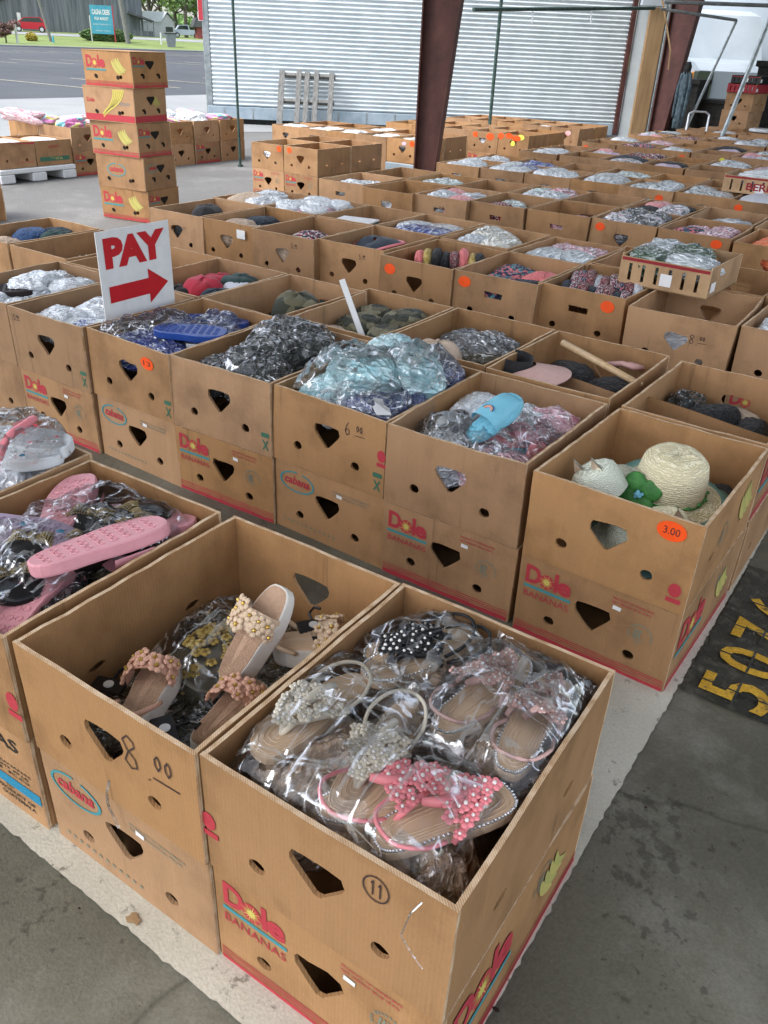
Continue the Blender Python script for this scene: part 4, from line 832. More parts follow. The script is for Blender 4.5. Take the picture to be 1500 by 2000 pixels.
def fill(bx,by,rz,level,items,seed,where,base=.235,w_=BW,l_=BL,nouns=None):
    """items: list of (kind, material, n). Spread over the box footprint at fill height level"""
    q=random.Random(seed); c,s=math.cos(rz),math.sin(rz)
    seq=[(k,m) for k,m,n in items for _ in range(n)]; q.shuffle(seq); n=len(seq)
    cols=1 if n<=2 else 2; rows=math.ceil(n/cols)
    for i,(k,m) in enumerate(seq):
        u=(i%cols+.5)/cols; v=(i//cols+.5)/rows
        hx=w_/cols*.56; hy=l_/rows*(.60 if rows>1 else .46)
        hx=min(hx,w_/2-.014); hy=min(hy,l_/2-.014)
        lx=min(max(u*w_+q.uniform(-.012,.012),hx+.012),w_-hx-.012); ly=min(max(v*l_+q.uniform(-.012,.012),hy+.012),l_-hy-.012)
        sz=max(.03,min((level-base)*.5+.012,.085)); top=level+q.uniform(-.015,.012)
        nm,cat=KN[k]; col=CN[m]; 
        if nouns: nm,cat,lb=nouns
        else: lb={'bag':'bagged garment','cloth':'folded garment','fold':'flat folded garment','roll':'rolled garment'}[k]
        lump(k,m,bx+c*lx-s*ly,by+s*lx+c*ly,top-sz,hx*.98,hy*.98,sz,rz+q.uniform(-.08,.08),nm,(col+' '+lb+' '+where),cat,'goods '+where,q,tilt=.10)

# ------------------------------------------------------------------ sandals
def foot(L,W,n=30,side=1):
    P=[]
    for i in range(n):
        a=2*PI*i/n; t=.5-.5*math.cos(a); y=L*t; s=math.sin(a)
        r=W/2*(abs(s)**.62)*(.80+.24*t)*(1-.13*math.exp(-((t-.40)/.15)**2))
        x=r*(1 if s>=0 else -1)+side*.006*math.sin(PI*t)
        P.append((x,y))
    return P
def shrink(P,k,cy): return [(p[0]*k,cy+(p[1]-cy)*(1-(1-k)*.45)) for p in P]
def tread(mb,P,z,L,W,mat):
    for i in range(9):
        for j in range(-2,3):
            x=j*W*.17; y=L*(.10+.095*i)
            if inpoly(x*1.15,y,P): mb.tube([(x+.007*math.cos(a*PI/3),y+.007*math.sin(a*PI/3),z) for a in range(7)],.0011,mat,4,cap=False)
def build_shoe(root,xf,L,W,sole,insole,rim,strap,smat,th=.018,side=1,seed=0,flip=False,cen='pearl',fl=.0085):
    q=random.Random(seed); P=foot(L,W,30,side); cy=L*.5
    mb=MB(); S=lambda k,z:[(a,b,z) for a,b in shrink(P,k,cy)]
    mb.loft([S(.95,0),S(1,.003),S(1.0,th-.004),S(.97,th)],sole,xf)
    if flip: tread(mb,shrink(P,.88,cy),-.0004,L,W,sole)
    o=mb.build('sole',root,smooth=False)
    if insole:
        mb=MB(); mb.loft([S(.93,th-.001),S(.92,th+.0015),S(.90,th+.0025)],insole,xf)
        for k in (.78,.62,.46,.30): pp=shrink(P,k,cy); mb.tube([(a,b,th+.0025) for a,b in pp]+[(pp[0][0],pp[0][1],th+.0025)],.0009,insole,4,xf,cap=False)
        mb.build('insole',root,smooth=False)
    if rim:
        mb=MB(); pp=shrink(P,.955,cy)
        if rim=='glitter':
            n=90
            for i in range(n):
                f=i/n*len(pp); a=pp[int(f)%len(pp)]; b=pp[(int(f)+1)%len(pp)]; t=f-int(f); mb.sphere((a[0]+(b[0]-a[0])*t,a[1]+(b[1]-a[1])*t,th+.001),.0028,'glitter',5,3,xf)
        else: mb.tube([(a,b,th) for a,b in pp]+[(pp[0][0],pp[0][1],th)],.002,rim,5,xf,cap=False)
        mb.build('rim_trim',root)
    def arch(y0,y1,w0,w1,h,thk=.0025,mat=smat,nu=16,nv=8):
        mb=MB()
        def g(off): 
            def f(u,v):
                y=y0+(y1-y0)*v; ww=w0+(w1-w0)*v; a=PI*u; return (-math.cos(a)*ww/2,y,th+math.sin(a)**.8*(h+off))
            return f
        mb.grid(g(thk),nu,nv,mat,xf); mb.grid(g(0),nu,nv,mat,xf); return mb
    if strap=='band':
        mb=arch(L*.50,L*.80,W*1.02,W*1.0,.034); mb.build('strap',root,smooth=True)
    elif strap=='flowers':
        mb=MB()
        # v-shaped flower field rising from the toe post to both sides, plus ankle loop
        for s in (-1,1): mb.tube([(0,L*.80,th),(s*W*.12,L*.72,th+.02),(s*W*.42,L*.55,th+.022),(s*W*.50,L*.44,th+.002)],[.0035,.006,.006,.004],smat,8,xf)
        mb.tube(spl([(-W*.45,L*.40,th+.004),(-W*.52,L*.24,th+.016),(-W*.34,L*.08,th+.022),(0,L*.03,th+.026),(W*.34,L*.08,th+.022),(W*.52,L*.24,th+.016),(W*.45,L*.40,th+.004)]),.0030,smat,8,xf)
        mb.tube([(0,L*.60,th+.028),(0,L*.45,th+.032),(-W*.1,L*.34,th+.034)],[.009,.008,.005],smat,8,xf)
        o=mb.build('strap',root,smooth=True)
        mb=MB()
        pts=[]
        for i in range(150):
            t=q.uniform(0,1)**.8; y=L*(.84-.40*t); hw=W*(.08+.52*t); x=q.uniform(-hw,hw); z=th+.010+.022*math.sin(PI*(.5+x/W*.7))+.004*t
            if all((x-a)**2+(y-b)**2>(fl*1.12)**2 for a,b in pts): pts.append((x,y)); flower(mb,(x,y,z),fl*q.uniform(.85,1.25),smat,cen,xf,q)
        mb.build('flower_trim',root)
    elif strap=='cross':
        for s in (-1,1):
            mb=MB(); mb.grid(lambda u,v:(s*(W*.50-W*u)+0,L*(.46+.28*u)+L*.09*(v-.5)*2,th+.004+.030*math.sin(PI*u)),14,4,smat,xf); mb.build('strap',root,smooth=True)
def flower(mb,c,r,mat,cen,xf,q,np_=5):
    a0=q.uniform(0,PI)
    for i in range(np_):
        a=a0+2*PI*i/np_; mb.sphere((c[0]+r*.62*math.cos(a),c[1]+r*.62*math.sin(a),c[2]),(r*.48,r*.48,r*.26),mat,6,4,xf)
    mb.sphere((c[0],c[1],c[2]+r*.22),r*.30,cen,6,4,xf)
noise_mat('pearl',(.75,.72,.68),(.82,.80,.78),10,rough=.25,bump=0,coat=.5); noise_mat('glitter',(.55,.58,.6),(.85,.88,.9),60,rough=.2,bump=.3,metal=.7,bscale=300); noise_mat('gold',(.55,.36,.08),(.65,.45,.12),30,rough=.3,metal=.8,bump=0)
def soft(name,c,rough=.5,bump=.06,scale=30,**k): noise_mat(name,[x*.88 for x in c],c,scale,rough=rough,bump=bump,**k)
soft('sole_beige',(.66,.50,.35)); soft('insole_tan',(.62,.45,.30),scale=8); soft('sole_white',(.70,.67,.61),.45); soft('flower_beige',(.64,.48,.33)); soft('straw_insole',(.56,.37,.25),.8,.5,140); soft('strap_cream',(.68,.60,.45)); soft('strap_blush',(.62,.36,.33)); soft('strap_pink',(.86,.27,.30)); soft('strap_peach',(.66,.38,.27)); soft('strap_black',(.012,.012,.013),.3)
soft('flower_cream',(.72,.66,.54)); soft('flower_blush',(.66,.42,.38)); soft('rubber_pink',(.74,.34,.38),.5); soft('rubber_white',(.76,.80,.82),.5); soft('rubber_lilac',(.36,.28,.38),.5); soft('rubber_blue',(.02,.07,.32),.35,spec=.6); soft('rubber_sky',(.20,.52,.66),.5); soft('dark_sole',(.03,.02,.02),.5)
soft('gold_bead',(.42,.32,.15),.3); soft('black_plastic',(.012,.012,.014),.3)
def film_sheet(root,cx,cy,wx,wy,z0,h,rz=0,seed=0,mat='film',amp=.010,fr=14,res=56,p=2.6,skirt=.02):
    mb=MB(); off=Vector((seed*2.3,seed,seed*.7)); c,s=math.cos(rz),math.sin(rz)
    def f(u,v):
        a=(u*2-1); b=(v*2-1); e=max(0,1-abs(a)**p)**.45*max(0,1-abs(b)**p)**.45
        ex=1+.05*noise.noise(Vector((b*3,seed,1))); ey=1+.05*noise.noise(Vector((a*3,seed,5)))
        x=a*wx/2*ex; y=b*wy/2*ey
        pp=Vector((x*fr,y*fr,0))+off
        z=z0+h*e-skirt*(1-e)+amp*(ridged(pp,3)-.9)*(.35+.65*e)
        return (cx+c*x-s*y,cy+s*x+c*y,z)
    mb.grid(f,res,res,mat); return mb.build('plastic_bag',root,smooth=True)
def XF(x,y,z,rz,rx=0,ry=0): return Matrix.Translation((x,y,z))@Matrix.Rotation(rz,4,'Z')@Matrix.Rotation(ry,4,'Y')@Matrix.Rotation(rx,4,'X')

# ================================================================== BOXES
def put(x,y,rz,seed,label,lower=None,low_label=None,lsides=('front',),style='shield',z=0,mat='cardboard',grp=None,lowmat='cardboard',bow=.006,lean=.006):
    """a lower box with an open upper box on it"""
    if low_label:
        lo,ld=make_box(x+.001,y+.001,z,rz,seed+500,low_label,grp,mat=lowmat,bow=.0008,lean=.002)
        lower_prints(lo,ld,lower or 'plain',lsides,seed=seed)
    b,df=make_box(x+rng.uniform(-.003,.003),y-.003,z+BH+.0028,rz,seed,label,grp,style=style,mat=mat,bow=bow,lean=lean)
    return b,df
NB=2  # nearest row
G0='open cardboard banana boxes of the nearest row'; GL='banana boxes serving as a base layer'
A,dA=put(0,0,.014,11,'nearest open box with encircled 11 on its front, full of bagged flower sandals','dole','bottom banana box with large red logo under the nearest open box',('front','right'),grp=None,bow=.003,lean=.002)
handwrite(A,dA,'11',.280,.172,.026,circle=True); wrap_mark(A,dA,'front',.006,.075,.035)
B2,dB2=put(-.406,-.011,.012,12,'open box marked 8.00 holding flowered platform sandals, beside the nearest box','cabana','bottom banana box with oval cabana logo nearest the camera',bow=.002,lean=.002)
handwrite(B2,dB2,'8.00',.245,.118,.066,wd=.0028)
B1,dB1=put(-.832,-.030,.03,13,'open box with pink slides and gold beaded bows at the left edge','banner','bottom box with blue band and black writing at the left edge',bow=.003,lean=.003)
wrap_mark(B1,dB1,'front',.39,.06,.04)
B0,dB0=put(-1.262,-.020,.02,14,'open box of white patterned slippers cut off at the left edge','plain','bottom box under the white slippers at the left edge')
# second block, front row
Bh,dBh=put(-.023,1.084,-.026,21,'open box with orange 3.00 sticker holding straw hats','dole','bottom banana box with red logo under the straw hat box',('front','right'),bow=.003,lean=.002)
sticker(Bh,dBh,.335,.196,'3.00',.033,.024); wrap_mark(Bh,dBh,'front',.372,.030,.036)
mb=MB(); xf=face('right'); big_bananas(mb,.30,.03,.17,xf); mascot(mb,.20,.12,.03,xf); finish_print(mb,Bh,dBh)
C_,dC=put(-.445,1.091,.007,22,'open box of bagged sky blue and pink toy slippers','dole','bottom banana box with red logo under the sky blue slipper box')
D_,dD=put(-.851,1.102,-.017,23,'open box marked 6.00 heaped with bagged aqua garments','cabana','bottom box with oval cabana logo under the heaped aqua bags')
handwrite(D_,dD,'6.00',.262,.155,.038); wrap_mark(D_,dD,'front',.392,.10,.036)
E1,dE=put(-1.256,1.082,.03,24,'open box full of glossy bagged black garments beside the heaped aqua bags','dole','bottom banana box with red logo under the bagged black garments')
F1,dF=put(-1.654,1.089,-.02,25,'open box holding the PAY sign and bagged blue slides','cabana','bottom box with oval cabana logo under the PAY sign box')
sticker(F1,dF,.30,.178,'13',.030,.021)
G1,dG=put(-2.064,1.074,.006,26,'open box of bagged white and blue slides left of the PAY sign','dole','bottom banana box with red logo left of the PAY sign box')
handwrite(G1,dG,'5.00',.03,.185,.020)
H1,dH=put(-2.482,1.08,.0,27,'open box of bagged white flip-flops at the left edge','plain','bottom box under the bagged white flip-flops')
for b,d in ((E1,dE),(F1,dF),(G1,dG),(D_,dD)):
    m2=MB(); xf=face('front'); rect(m2,.366,.396,.060,.074,'print_green',xf); stroke(m2,[(.372,.05),(.390,.02)],.005,'print_green',xf); stroke(m2,[(.390,.05),(.372,.02)],.005,'print_green',xf); finish_print(m2,b,d,'printed_mark')
# second block, back row
row2=[(-.008,1.612,-.01,'divided open box with black items at the right edge behind the straw hats'),(-.452,1.640,-.012,'open box with pink sun visor and a wooden stick'),(-.866,1.650,.0,'open box with bagged grey and olive caps'),(-1.272,1.640,.0,'open box of camouflage caps with a white stick'),(-1.648,1.604,-.01,'open box with dark camouflage cap behind the bagged blue slides'),(-2.060,1.602,.0,'open box of red, dark and white knit caps behind the PAY sign'),(-2.462,1.606,.0,'open box partly hidden behind the left of the PAY sign'),(-2.895,1.636,.0,'open box of small shiny beads at the left'),(-3.325,1.640,.0,'open box of blue knit hats farthest left')]
R2=[]
for i,(x,y,rz,lb) in enumerate(row2):
    b,d=put(x,y,rz,40+i,lb,None,None,bow=.007); R2.append((b,d))
    lo,_=make_box(x+.002,y+.004,0,rz,3,'hidden bottom box, '+lb.replace('open box','under the box'),GL,cache='lowplain',bow=.001,lean=.001,name='banana_box')
    lo['label']='bottom box in the back row under the '+['divided box','pink visor box','grey cap box','camouflage cap box','dark cap box','red knit cap box','half hidden box','bead box','blue hat box'][i]
# inner dividers
for (x,y,rz,yy,lb) in ((-.452,1.640,-.012,.20,'cardboard divider inside the pink visor box'),(-.008,1.612,-.01,.19,'cardboard divider inside the right hand box of black items')):
    mb=MB(); mb.grid(lambda u,v:(.012+u*(BW-.024),yy+.004*math.sin(u*5),.24+v*(.195-.03*u*v)),12,6,'cardboard'); mb.grid(lambda u,v:(.012+(1-u)*(BW-.024),yy+.005+.004*math.sin((1-u)*5),.24+v*(.195-.03*(1-u)*v)),12,6,'cardboard'); o=mb.build('box_divider',loc=(x,y,0),rz=rz); tag(o,lb,'divider')
mb=MB(); dole(mb,.03,.10,.19,face('right'),bananas=False); big_bananas(mb,.31,.03,.17,face('right')); red_band(mb,BL,face('right')); finish_print(mb,R2[0][0],R2[0][1])
ORD=['first','second','third','fourth','fifth','sixth','seventh','eighth','ninth','tenth']
PAL=[[('fold','wrap_white',2),('bag','wrap_silver',2)],[('cloth','cloth_pink',1),('bag','wrap_white',1),('cloth','cloth_lilac',1)],[('cloth','cloth_multi',3),('cloth','cloth_pattern',2)],[('cloth','cloth_navy',1),('fold','wrap_mixed',2)],[('fold','wrap_mint',2),('bag','wrap_white',2)],[('bag','wrap_silver',4)],[('bag','wrap_grey',2),('bag','wrap_silver',2)],[('bag','wrap_pink',2),('bag','wrap_mixed',2)],[('cloth','cloth_stripe',3),('cloth','cloth_pattern',3)],[('bag','wrap_white',3)],[('cloth','cloth_black',2),('cloth','cloth_lilac',1)]]
def desc(items): 
    c=[]
    for k,m,n in items:
        if CN[m] not in c: c.append(CN[m])
    return ' and '.join(c[:2])
def std(block,row,idx,x,y,seed,items,level,lower=True,style='shield',group=None,stk=None,wr=None,note='',mat='cardboard',z=0,vis=True,word=None):
    w_=word or desc(items)
    where='%s in %s row, %s block'%(ORD[idx],row,block)
    b,d=make_box(x,y,z+BH+.0015,rng.uniform(-.02,.02),seed,('open box of %s goods, %s'%(w_,where)) if items else ('nearly empty box, '+where),group,style=style,mat=mat,cache=('u%d'%(seed%6)) if not stk and not wr else None)
    if lower:
        lo,ld=make_box(x+.002,y+.002,z,0,seed,'bottom box under the %s'%where,GL,cache='low%d'%(seed%3),bow=.001,lean=.001,name='banana_box')
        if lower in('dole','cabana'): lower_prints(lo,ld,lower,('front',),label=False)
    if stk: sticker(b,d,*stk)
    if wr: handwrite(b,d,*wr)
    if items: fill(x,y,0,max(level,min(.475,level+.022))+z,items,seed*7,'in box %s'%where,base=.26+z)
    return b,d
# third block (nearest full view in the middle)
T=.4594
third=[(-3.205,2.717,[('cloth','cloth_black',1)],.36,None,('10',.25,.14,.02)),(-2.836,2.738,[('cloth','cloth_navy',1),('cloth','cloth_beige',2)],.415,None,None),(-2.410,2.700,[('cloth','cloth_pattern',1),('cloth','cloth_beige',1),('cloth','cloth_coral',1)],.39,None,('5.00',.26,.17,.022)),(-2.030,2.760,[],.42,None,('5.00',.26,.17,.022)),(-1.595,2.680,[],.43,(.06,.175,None,.031,.024),None),(-1.190,2.690,[('cloth','cloth_multi',2),('cloth','cloth_navy',1),('cloth','cloth_coral',1)],.41,(.055,.185,None,.031,.024),None),(-.810,2.738,[],.43,(.33,.185,None,.031,.024),None),(-.368,2.655,[('bag','wrap_white',1)],.33,None,('8.00',.25,.135,.034)),(.058,2.687,[('bag','wrap_white',2),('cloth','cloth_stripe',2)],.45,None,None)]
for i,(x,y,it,lv,st,wr) in enumerate(third):
    std('third','front',i,x,y,100+i,it,lv,lower=['dole','cabana','dole','dole','cabana','dole','cabana','dole','dole'][i],stk=st,wr=wr,word=['dark','folded cap','red and beige','black visor','striped knit','dark patterned','patterned knit','flat white','white and striped'][i] if not it else None,style=['shield','shield','shield','shield','shield','slot','slot','shield','shield'][i])
third2=[(-3.235,3.245,[('bag','wrap_white',2),('fold','cloth_beige',1)],.455),(-2.84,3.25,[('bag','wrap_pink',2),('bag','wrap_white',2)],.475),(-2.425,3.25,[('fold','wrap_grey',1)],.36),(-2.025,3.265,[('fold','wrap_blue',1),('fold','wrap_white',1)],.43),(-1.612,3.245,[('cloth','wrap_cream',2),('cloth','wrap_white',1)],.462),(-1.185,3.210,[('fold','wrap_silver',2),('bag','wrap_pink',2)],.435),(-.80,3.275,[('fold','cloth_pink',1)],.34),(-.385,3.20,[],.40),(.02,3.22,[('fold','cloth_coral',1)],.44)]
for i,(x,y,it,lv) in enumerate(third2): std('third','back',i,x,y,120+i,it,lv)
# fourth block
fr4=[(-3.335,4.40,[('bag','wrap_silver',2)],.42,None,None),(-2.885,4.335,[('cloth','cloth_darkgreen',1),('bag','wrap_white',2)],.37,None,None),(-2.49,4.365,[('bag','wrap_white',2),('cloth','cloth_pink',2)],.455,None,('8.00',.20,.15,.022)),(-2.088,4.405,[('bag','wrap_mint',1),('cloth','cloth_stripe',1),('cloth','cloth_orange',1)],.41,None,None),(-1.676,4.42,[('bag','wrap_pink',1)],.40,None,None),(-1.265,4.445,[('bag','wrap_grey',3),('bag','wrap_mixed',3)],.455,(.06,.185,None,.031,.024),None),(-.835,4.425,[('cloth','cloth_multi',1),('bag','wrap_pink',3)],.435,(.33,.19,None,.031,.024),None),(-.392,4.365,[('cloth','cloth_orange',2)],.43,None,None)]
for i,(x,y,it,lv,st,wr) in enumerate(fr4): std('fourth','front',i,x,y,140+i,it,lv,stk=st,wr=wr,style='slot' if i in(0,2,3,4) else 'shield')
bk4=[(-3.32,4.92,[('bag','wrap_white',1)],.36),(-2.90,4.88,[('bag','wrap_mint',3)],.435),(-2.49,4.89,[],.4),(-2.085,4.93,[('bag','wrap_mint',1),('bag','wrap_white',2),('bag','wrap_pink',1)],.455),(-1.668,4.95,[],.4),(-1.26,4.97,[('cloth','cloth_black',2),('cloth','cloth_pink',1),('bag','wrap_mixed',1)],.462),(-.84,4.95,[('bag','wrap_white',2)],.41),(-.42,4.90,[('bag','wrap_silver',2)],.42)]
for i,(x,y,it,lv) in enumerate(bk4): std('fourth','back',i,x,y,160+i,it,lv)
# fifth block and on: regular spacing
def pick(i,j): return PAL[(i*7+j*5)%len(PAL)]
fifth=[[('fold','wrap_white',2),('fold','wrap_silver',1)],[('fold','wrap_blue',1),('fold','wrap_white',3)],[('fold','wrap_white',3)],[('fold','wrap_white',1)],[('fold','wrap_silver',4)],[('fold','wrap_silver',3)],[('fold','cloth_white',2)],[('fold','wrap_white',2)]]
for i in range(8):
    st=(.31,.175,None,.03,.023) if i==4 else ((.07,.18,None,.03,.023) if i==6 else None)
    std('fifth','front',i,-3.30+.411*i,5.98+rng.uniform(-.02,.03),180+i,fifth[i],.455,stk=st,style='slot' if i<3 else 'shield')
    if i<7: std('fifth','back',i,-3.30+.411*i,6.50+rng.uniform(-.01,.02),190+i,[[('bag','wrap_white',3)],[('bag','wrap_blue',2)],[],[('bag','wrap_mint',1)],[],[],[('bag','wrap_white',1)]][i],.44)
for bi,(nm,y0,nn) in enumerate((('sixth',7.52,7),('seventh',9.10,6),('eighth',10.65,6))):
    for i in range(nn):
        for rj,rn in enumerate(('front','back')):
            it=pick(i+bi,rj+bi*2); it=[(k,m,max(1,n-1)) for k,m,n in it]
            if (i+rj+bi)%3==1: it=[]
            st=None
            if bi==1 and rj==0 and i in(0,2): st=(.05 if i==0 else .33,.17,None,.035,.027)
            if bi==1 and rj==0 and i==3: st=(.33,.175,None,.033,.033,'front','yellow_note')
            std(nm,rn,i,-3.28+.411*i+rng.uniform(-.01,.01),y0+rj*.52+rng.uniform(-.01,.02),200+bi*20+i*2+rj,it,.45,stk=st)
for i in range(5): std('ninth','front',i,-3.2+.42*i,12.25,260+i,pick(i,3)[:1] if i%2 else [],.45)
# left hand groups beyond the walkway, near the pole and the column
def lg(nm,x0,n,y,rows,sd,stk={},lowers='dole',disc='left hand'):
    for i in range(n):
        for r_ in range(rows):
            x=x0+i*.411; lb='%s in %s row, %s'%(ORD[i],ORD[r_],nm)
            b,d=make_box(x,y+r_*.52,BH+.0015,rng.uniform(-.012,.012),sd+i*3+r_,'open box '+lb,None,cache=None if (i,r_) in stk else 'u%d'%((i+r_)%6))
            lo,ld=make_box(x+.002,y+r_*.52,0,0,sd+i,'bottom box '+lb,None,cache='low%d'%(i%3),bow=.001,lean=.001)
            if r_==0 and lowers: lower_prints(lo,ld,lowers,('front',),label=False)
            if (i,r_) in stk:
                for s_ in stk[(i,r_)]: sticker(b,d,*s_)
            it=[('bag','wrap_white',1+(i+r_)%2)] if nm.startswith('stack group left') and r_==0 or (i+r_)%3==0 else []
            if it: fill(x,y+r_*.52,0,.47 if nm.startswith('stack group left') else .43,it,sd+i*9+r_,'in box '+lb,base=.3)
lg('stacks before the leaning pallet',-5.295,2,5.80,2,300,{(0,0):[(.36,.195,None,.028,.026)],(1,0):[(.07,.195,None,.028,.026)]})
lg('stack group left of first column',-6.45,5,7.40,2,320,{(4,0):[(.32,.19,None,.03,.028),(.22,.185,None,.03,.018,'front','cloth_lilac')]})
lg('group right of first column',-6.0,5,9.10,2,350,{(3,0):[(.1,.19,None,.035,.03),(.3,.18,None,.05,.04)],(4,0):[(.03,.20,None,.04,.035),(.14,.21,None,.05,.03),(.24,.19,None,.06,.03),(.30,.205,None,.045,.03,'front','yellow_note'),(.2,.13,None,.03,.03,'front','yellow_note')]})
lg('group farthest back near trailer',-6.05,5,10.70,2,380,{(4,0):[(.25,.17,None,.04,.03,'front','cloth_pink')]},lowers=None)
# blue plastic tote under one of them
mb=MB(); mb.bbox(0,.40,0,.03,.0,.10,'skirt_blue',.006); tag(mb.build('blue_tray',loc=(-4.80,7.365,.12)),'blue plastic tray edge under the stickered box left of the column','tray')
# tower of five closed banana boxes
tw=[('dole',-4.745,4.01,9,0),('cabana',-4.75,4.0,8,0),('dole',-4.77,3.99,7,.5),('bunch',-4.775,3.99,10,.5),('dole',-4.75,3.985,7,0)]
TL=['lowest box of the five high tower, red logo and bananas','second lowest box of the tower, with oval cabana logo','middle box of the five high tower, red logo','second box from the top of the tower, printed with a banana bunch','topmost closed box of the five high tower, red logo']
for k,(kd,x,y,dg,_) in enumerate(tw):
    rz=R(dg); c,s=math.cos(rz),math.sin(rz); w2,l2=BL*.93,BW*.94
    # here the long side faces the camera's left: box built with its long axis along x
    mb,df=make_box_mesh(400+k,'none',w_=w2,l_=l2,h_=.234,lid=True,bow=.001,lean=.004)
    o=mb.build('banana_box',deform=df); o.location=(x-c*w2/2-s*l2/2,y-s*w2/2+c*l2/2,k*.2395+.002); o.rotation_euler.z=rz; tag(o,TL[k],'box','tower of five closed banana boxes')
    pb=MB(); xf=face('front',w2,l2); xr=face('right',w2,l2)
    if kd=='dole': dole(pb,.03,.125,.19,xf,bananas=False); big_bananas(pb,.27,.03,.17,xf); red_band(pb,w2,xf,seed=k); dole(pb,.02,.155,.12,xr,bananas=False); red_band(pb,l2,xr,seed=k)
    elif kd=='cabana': cabana(pb,.20,.135,.095,xf); cabana(pb,.10,.16,.06,xr)
    else:
        for j in range(5): 
            pts=[(.30+.02*j-.16*(1-math.cos(t*.22))-.02*j*t*.1,.215-.030*t+.0008*t*t*(j+1)*.3) for t in range(7)]; stroke(pb,pts,.026,'print_yellow',xf,.0001*j); stroke(pb,pts,.002,'print_black',xf,.0008)
        add_text(pb,'Dole',.03,.13,1,'print_red',xf,bold=.03,width=.075,height=.030); smalltext(pb,.34,.13,.10,xf,'print_blue',('GOLDEN','BANANAS')); rect(pb,.004,w2-.004,.006,.05,'print_red',xf); rect(pb,.004,l2-.004,.006,.05,'print_red',xr); big_bananas(pb,.2,.07,.12,xr)
    finish_print(pb,o,df)
    hb=MB(); 
    for fx in(.25,.70): flatpoly(hb,ell(fx*w2,.065,.015,.014,12),'void',xf,.0008); flatpoly(hb,ell(fx*l2+.02,.075,.013,.014,12),'void',xr,.0008)
    flatpoly(hb,[(.19,.12),(.215,.14),(.24,.165),(.235,.18),(.15,.18),(.145,.165)],'void',xr,.0008); hb.build('vent_hole',o,deform=df)
# far left group on the yard
def endbox(x,y,z,rz,seed,label,prints=None,grp=None):
    b,d=make_box(x,y,z,rz,seed,label,grp,cache='u%d'%(seed%6))
    if prints: lower_prints(b,d,prints,('front',),label=False)
    return b
for i in range(6):
    y=5.13+i*.425
    for k in range(2):
        endbox(-7.15,y,k*(BH+.0015),R(90),430+i,'%s box from the left in the %s layer of the far left yard row'%(ORD[i],('bottom','top')[k]),'dole' if (k==0 and i%2==0) else None)
    endbox(-7.68,y,BH+.0015,R(90),440+i,'%s box from the left in the hidden rear row of the yard'%ORD[i])
    q=random.Random(i); mt=['cloth_rainbow','wrap_pink','wrap_white','cloth_rainbow','wrap_white','cloth_rainbow'][i]
    for j in range(2): lump('bag',mt,-7.4-.5*j,y+.2,.46,.19,.15,.045+.03*(i%4==0),q.uniform(0,3),'bagged_garment','%s bagged goods heaped on box %s of the far left yard row, %s'%(CN[mt],ORD[i],('front','rear')[j]),'bag','bagged goods on the yard row',q)
for j in range(3): lump('roll','wrap_pink',-7.75-.1*j,5.0+.1*j,.52,.22,.06,.04,.8+.1*j,'rolled_garment','pink striped rolled garment sticking up at the far left, %s of three'%ORD[j],'garment','pink striped rolls',rng,.5)
o=empty('plastic_pallet',(-7.1,4.27,0),R(90)); tag(o,'white plastic pallet under two boxes at the far left','pallet')
mb=MB(); mb.bbox(-.02,.84,0,.9,.085,.13,'rubber_white',.008); mb.build('deck',o)
for xx in (-.02,.33,.68):
    mb=MB(); mb.bbox(xx,xx+.16,.0,.9,.003,.083,'rubber_white',.008); mb.build('foot',o)
for i,(yy,lb) in enumerate(((4.27,'tan box with pink printing on the white plastic pallet'),(4.69,'tan box with dark green band on the white plastic pallet'),)):
    b,d=make_box(-7.12,yy,.135,R(90),450+i,lb,style='none'); mb=MB(); xf=face('front')
    if i: rect(mb,.03,.37,.04,.08,'print_green',xf); add_text(mb,'BONITA',.11,.048,1,'print_pale_yellow',xf,width=.18,height=.024,bold=.02); add_text(mb,'cabana',.14,.16,1,'print_red',xf,width=.12,height=.03,shear=.2)
    else: rect(mb,.0,.4,.205,.222,'print_red',xf); smalltext(mb,.2,.05,.18,xf); 
    finish_print(mb,b,d); fill(-7.12,yy,R(90),.375,[('cloth','cloth_beige',1),('cloth','cloth_white',1)],450+i,'in '+lb,base=.2)
mb=MB(); 
for k in range(2):
    b,_=make_box(-6.00,2.80,k*(BH+.0015),R(0),470+k,('bottom','top')[k]+' box of the short stack cut off at the left edge',cache='u2')
# grit and scraps on the hall floor
mb=MB(); q=random.Random(77)
for i in range(240):
    x=q.uniform(-1.2,1.6); y=q.uniform(-.75,2.2)
    if (-1.3<x<.40 and y>-.03): continue
    s=q.uniform(.0008,.0028)*(2 if q.random()<.06 else 1); mb.sphere((x,y,.0085+s*.4),(s*q.uniform(.8,2),s,s*.5),'rust_dark' if q.random()<.7 else 'grey_wood',6,4)
tag(mb.build('floor_grit'),kind='stuff')
for i,(x,y,lb) in enumerate(((-.16,-.045,'small tan leaf scrap on the painted line before the 8.00 box'),)):
    mb=MB(); mb.poly([(.013*(1+.3*math.sin(k*2.3))*math.cos(k*PI/5),.009*(1+.35*math.cos(k*1.9))*math.sin(k*PI/5)) for k in range(10)],['straw_tan','rust_dark','grey_wood'][i] if False else ['wood','rust_dark','grey_wood'][i],0,.0018); o=mb.build('floor_scrap',loc=(x,y,.0095),rz=i); tag(o,lb,'scrap')
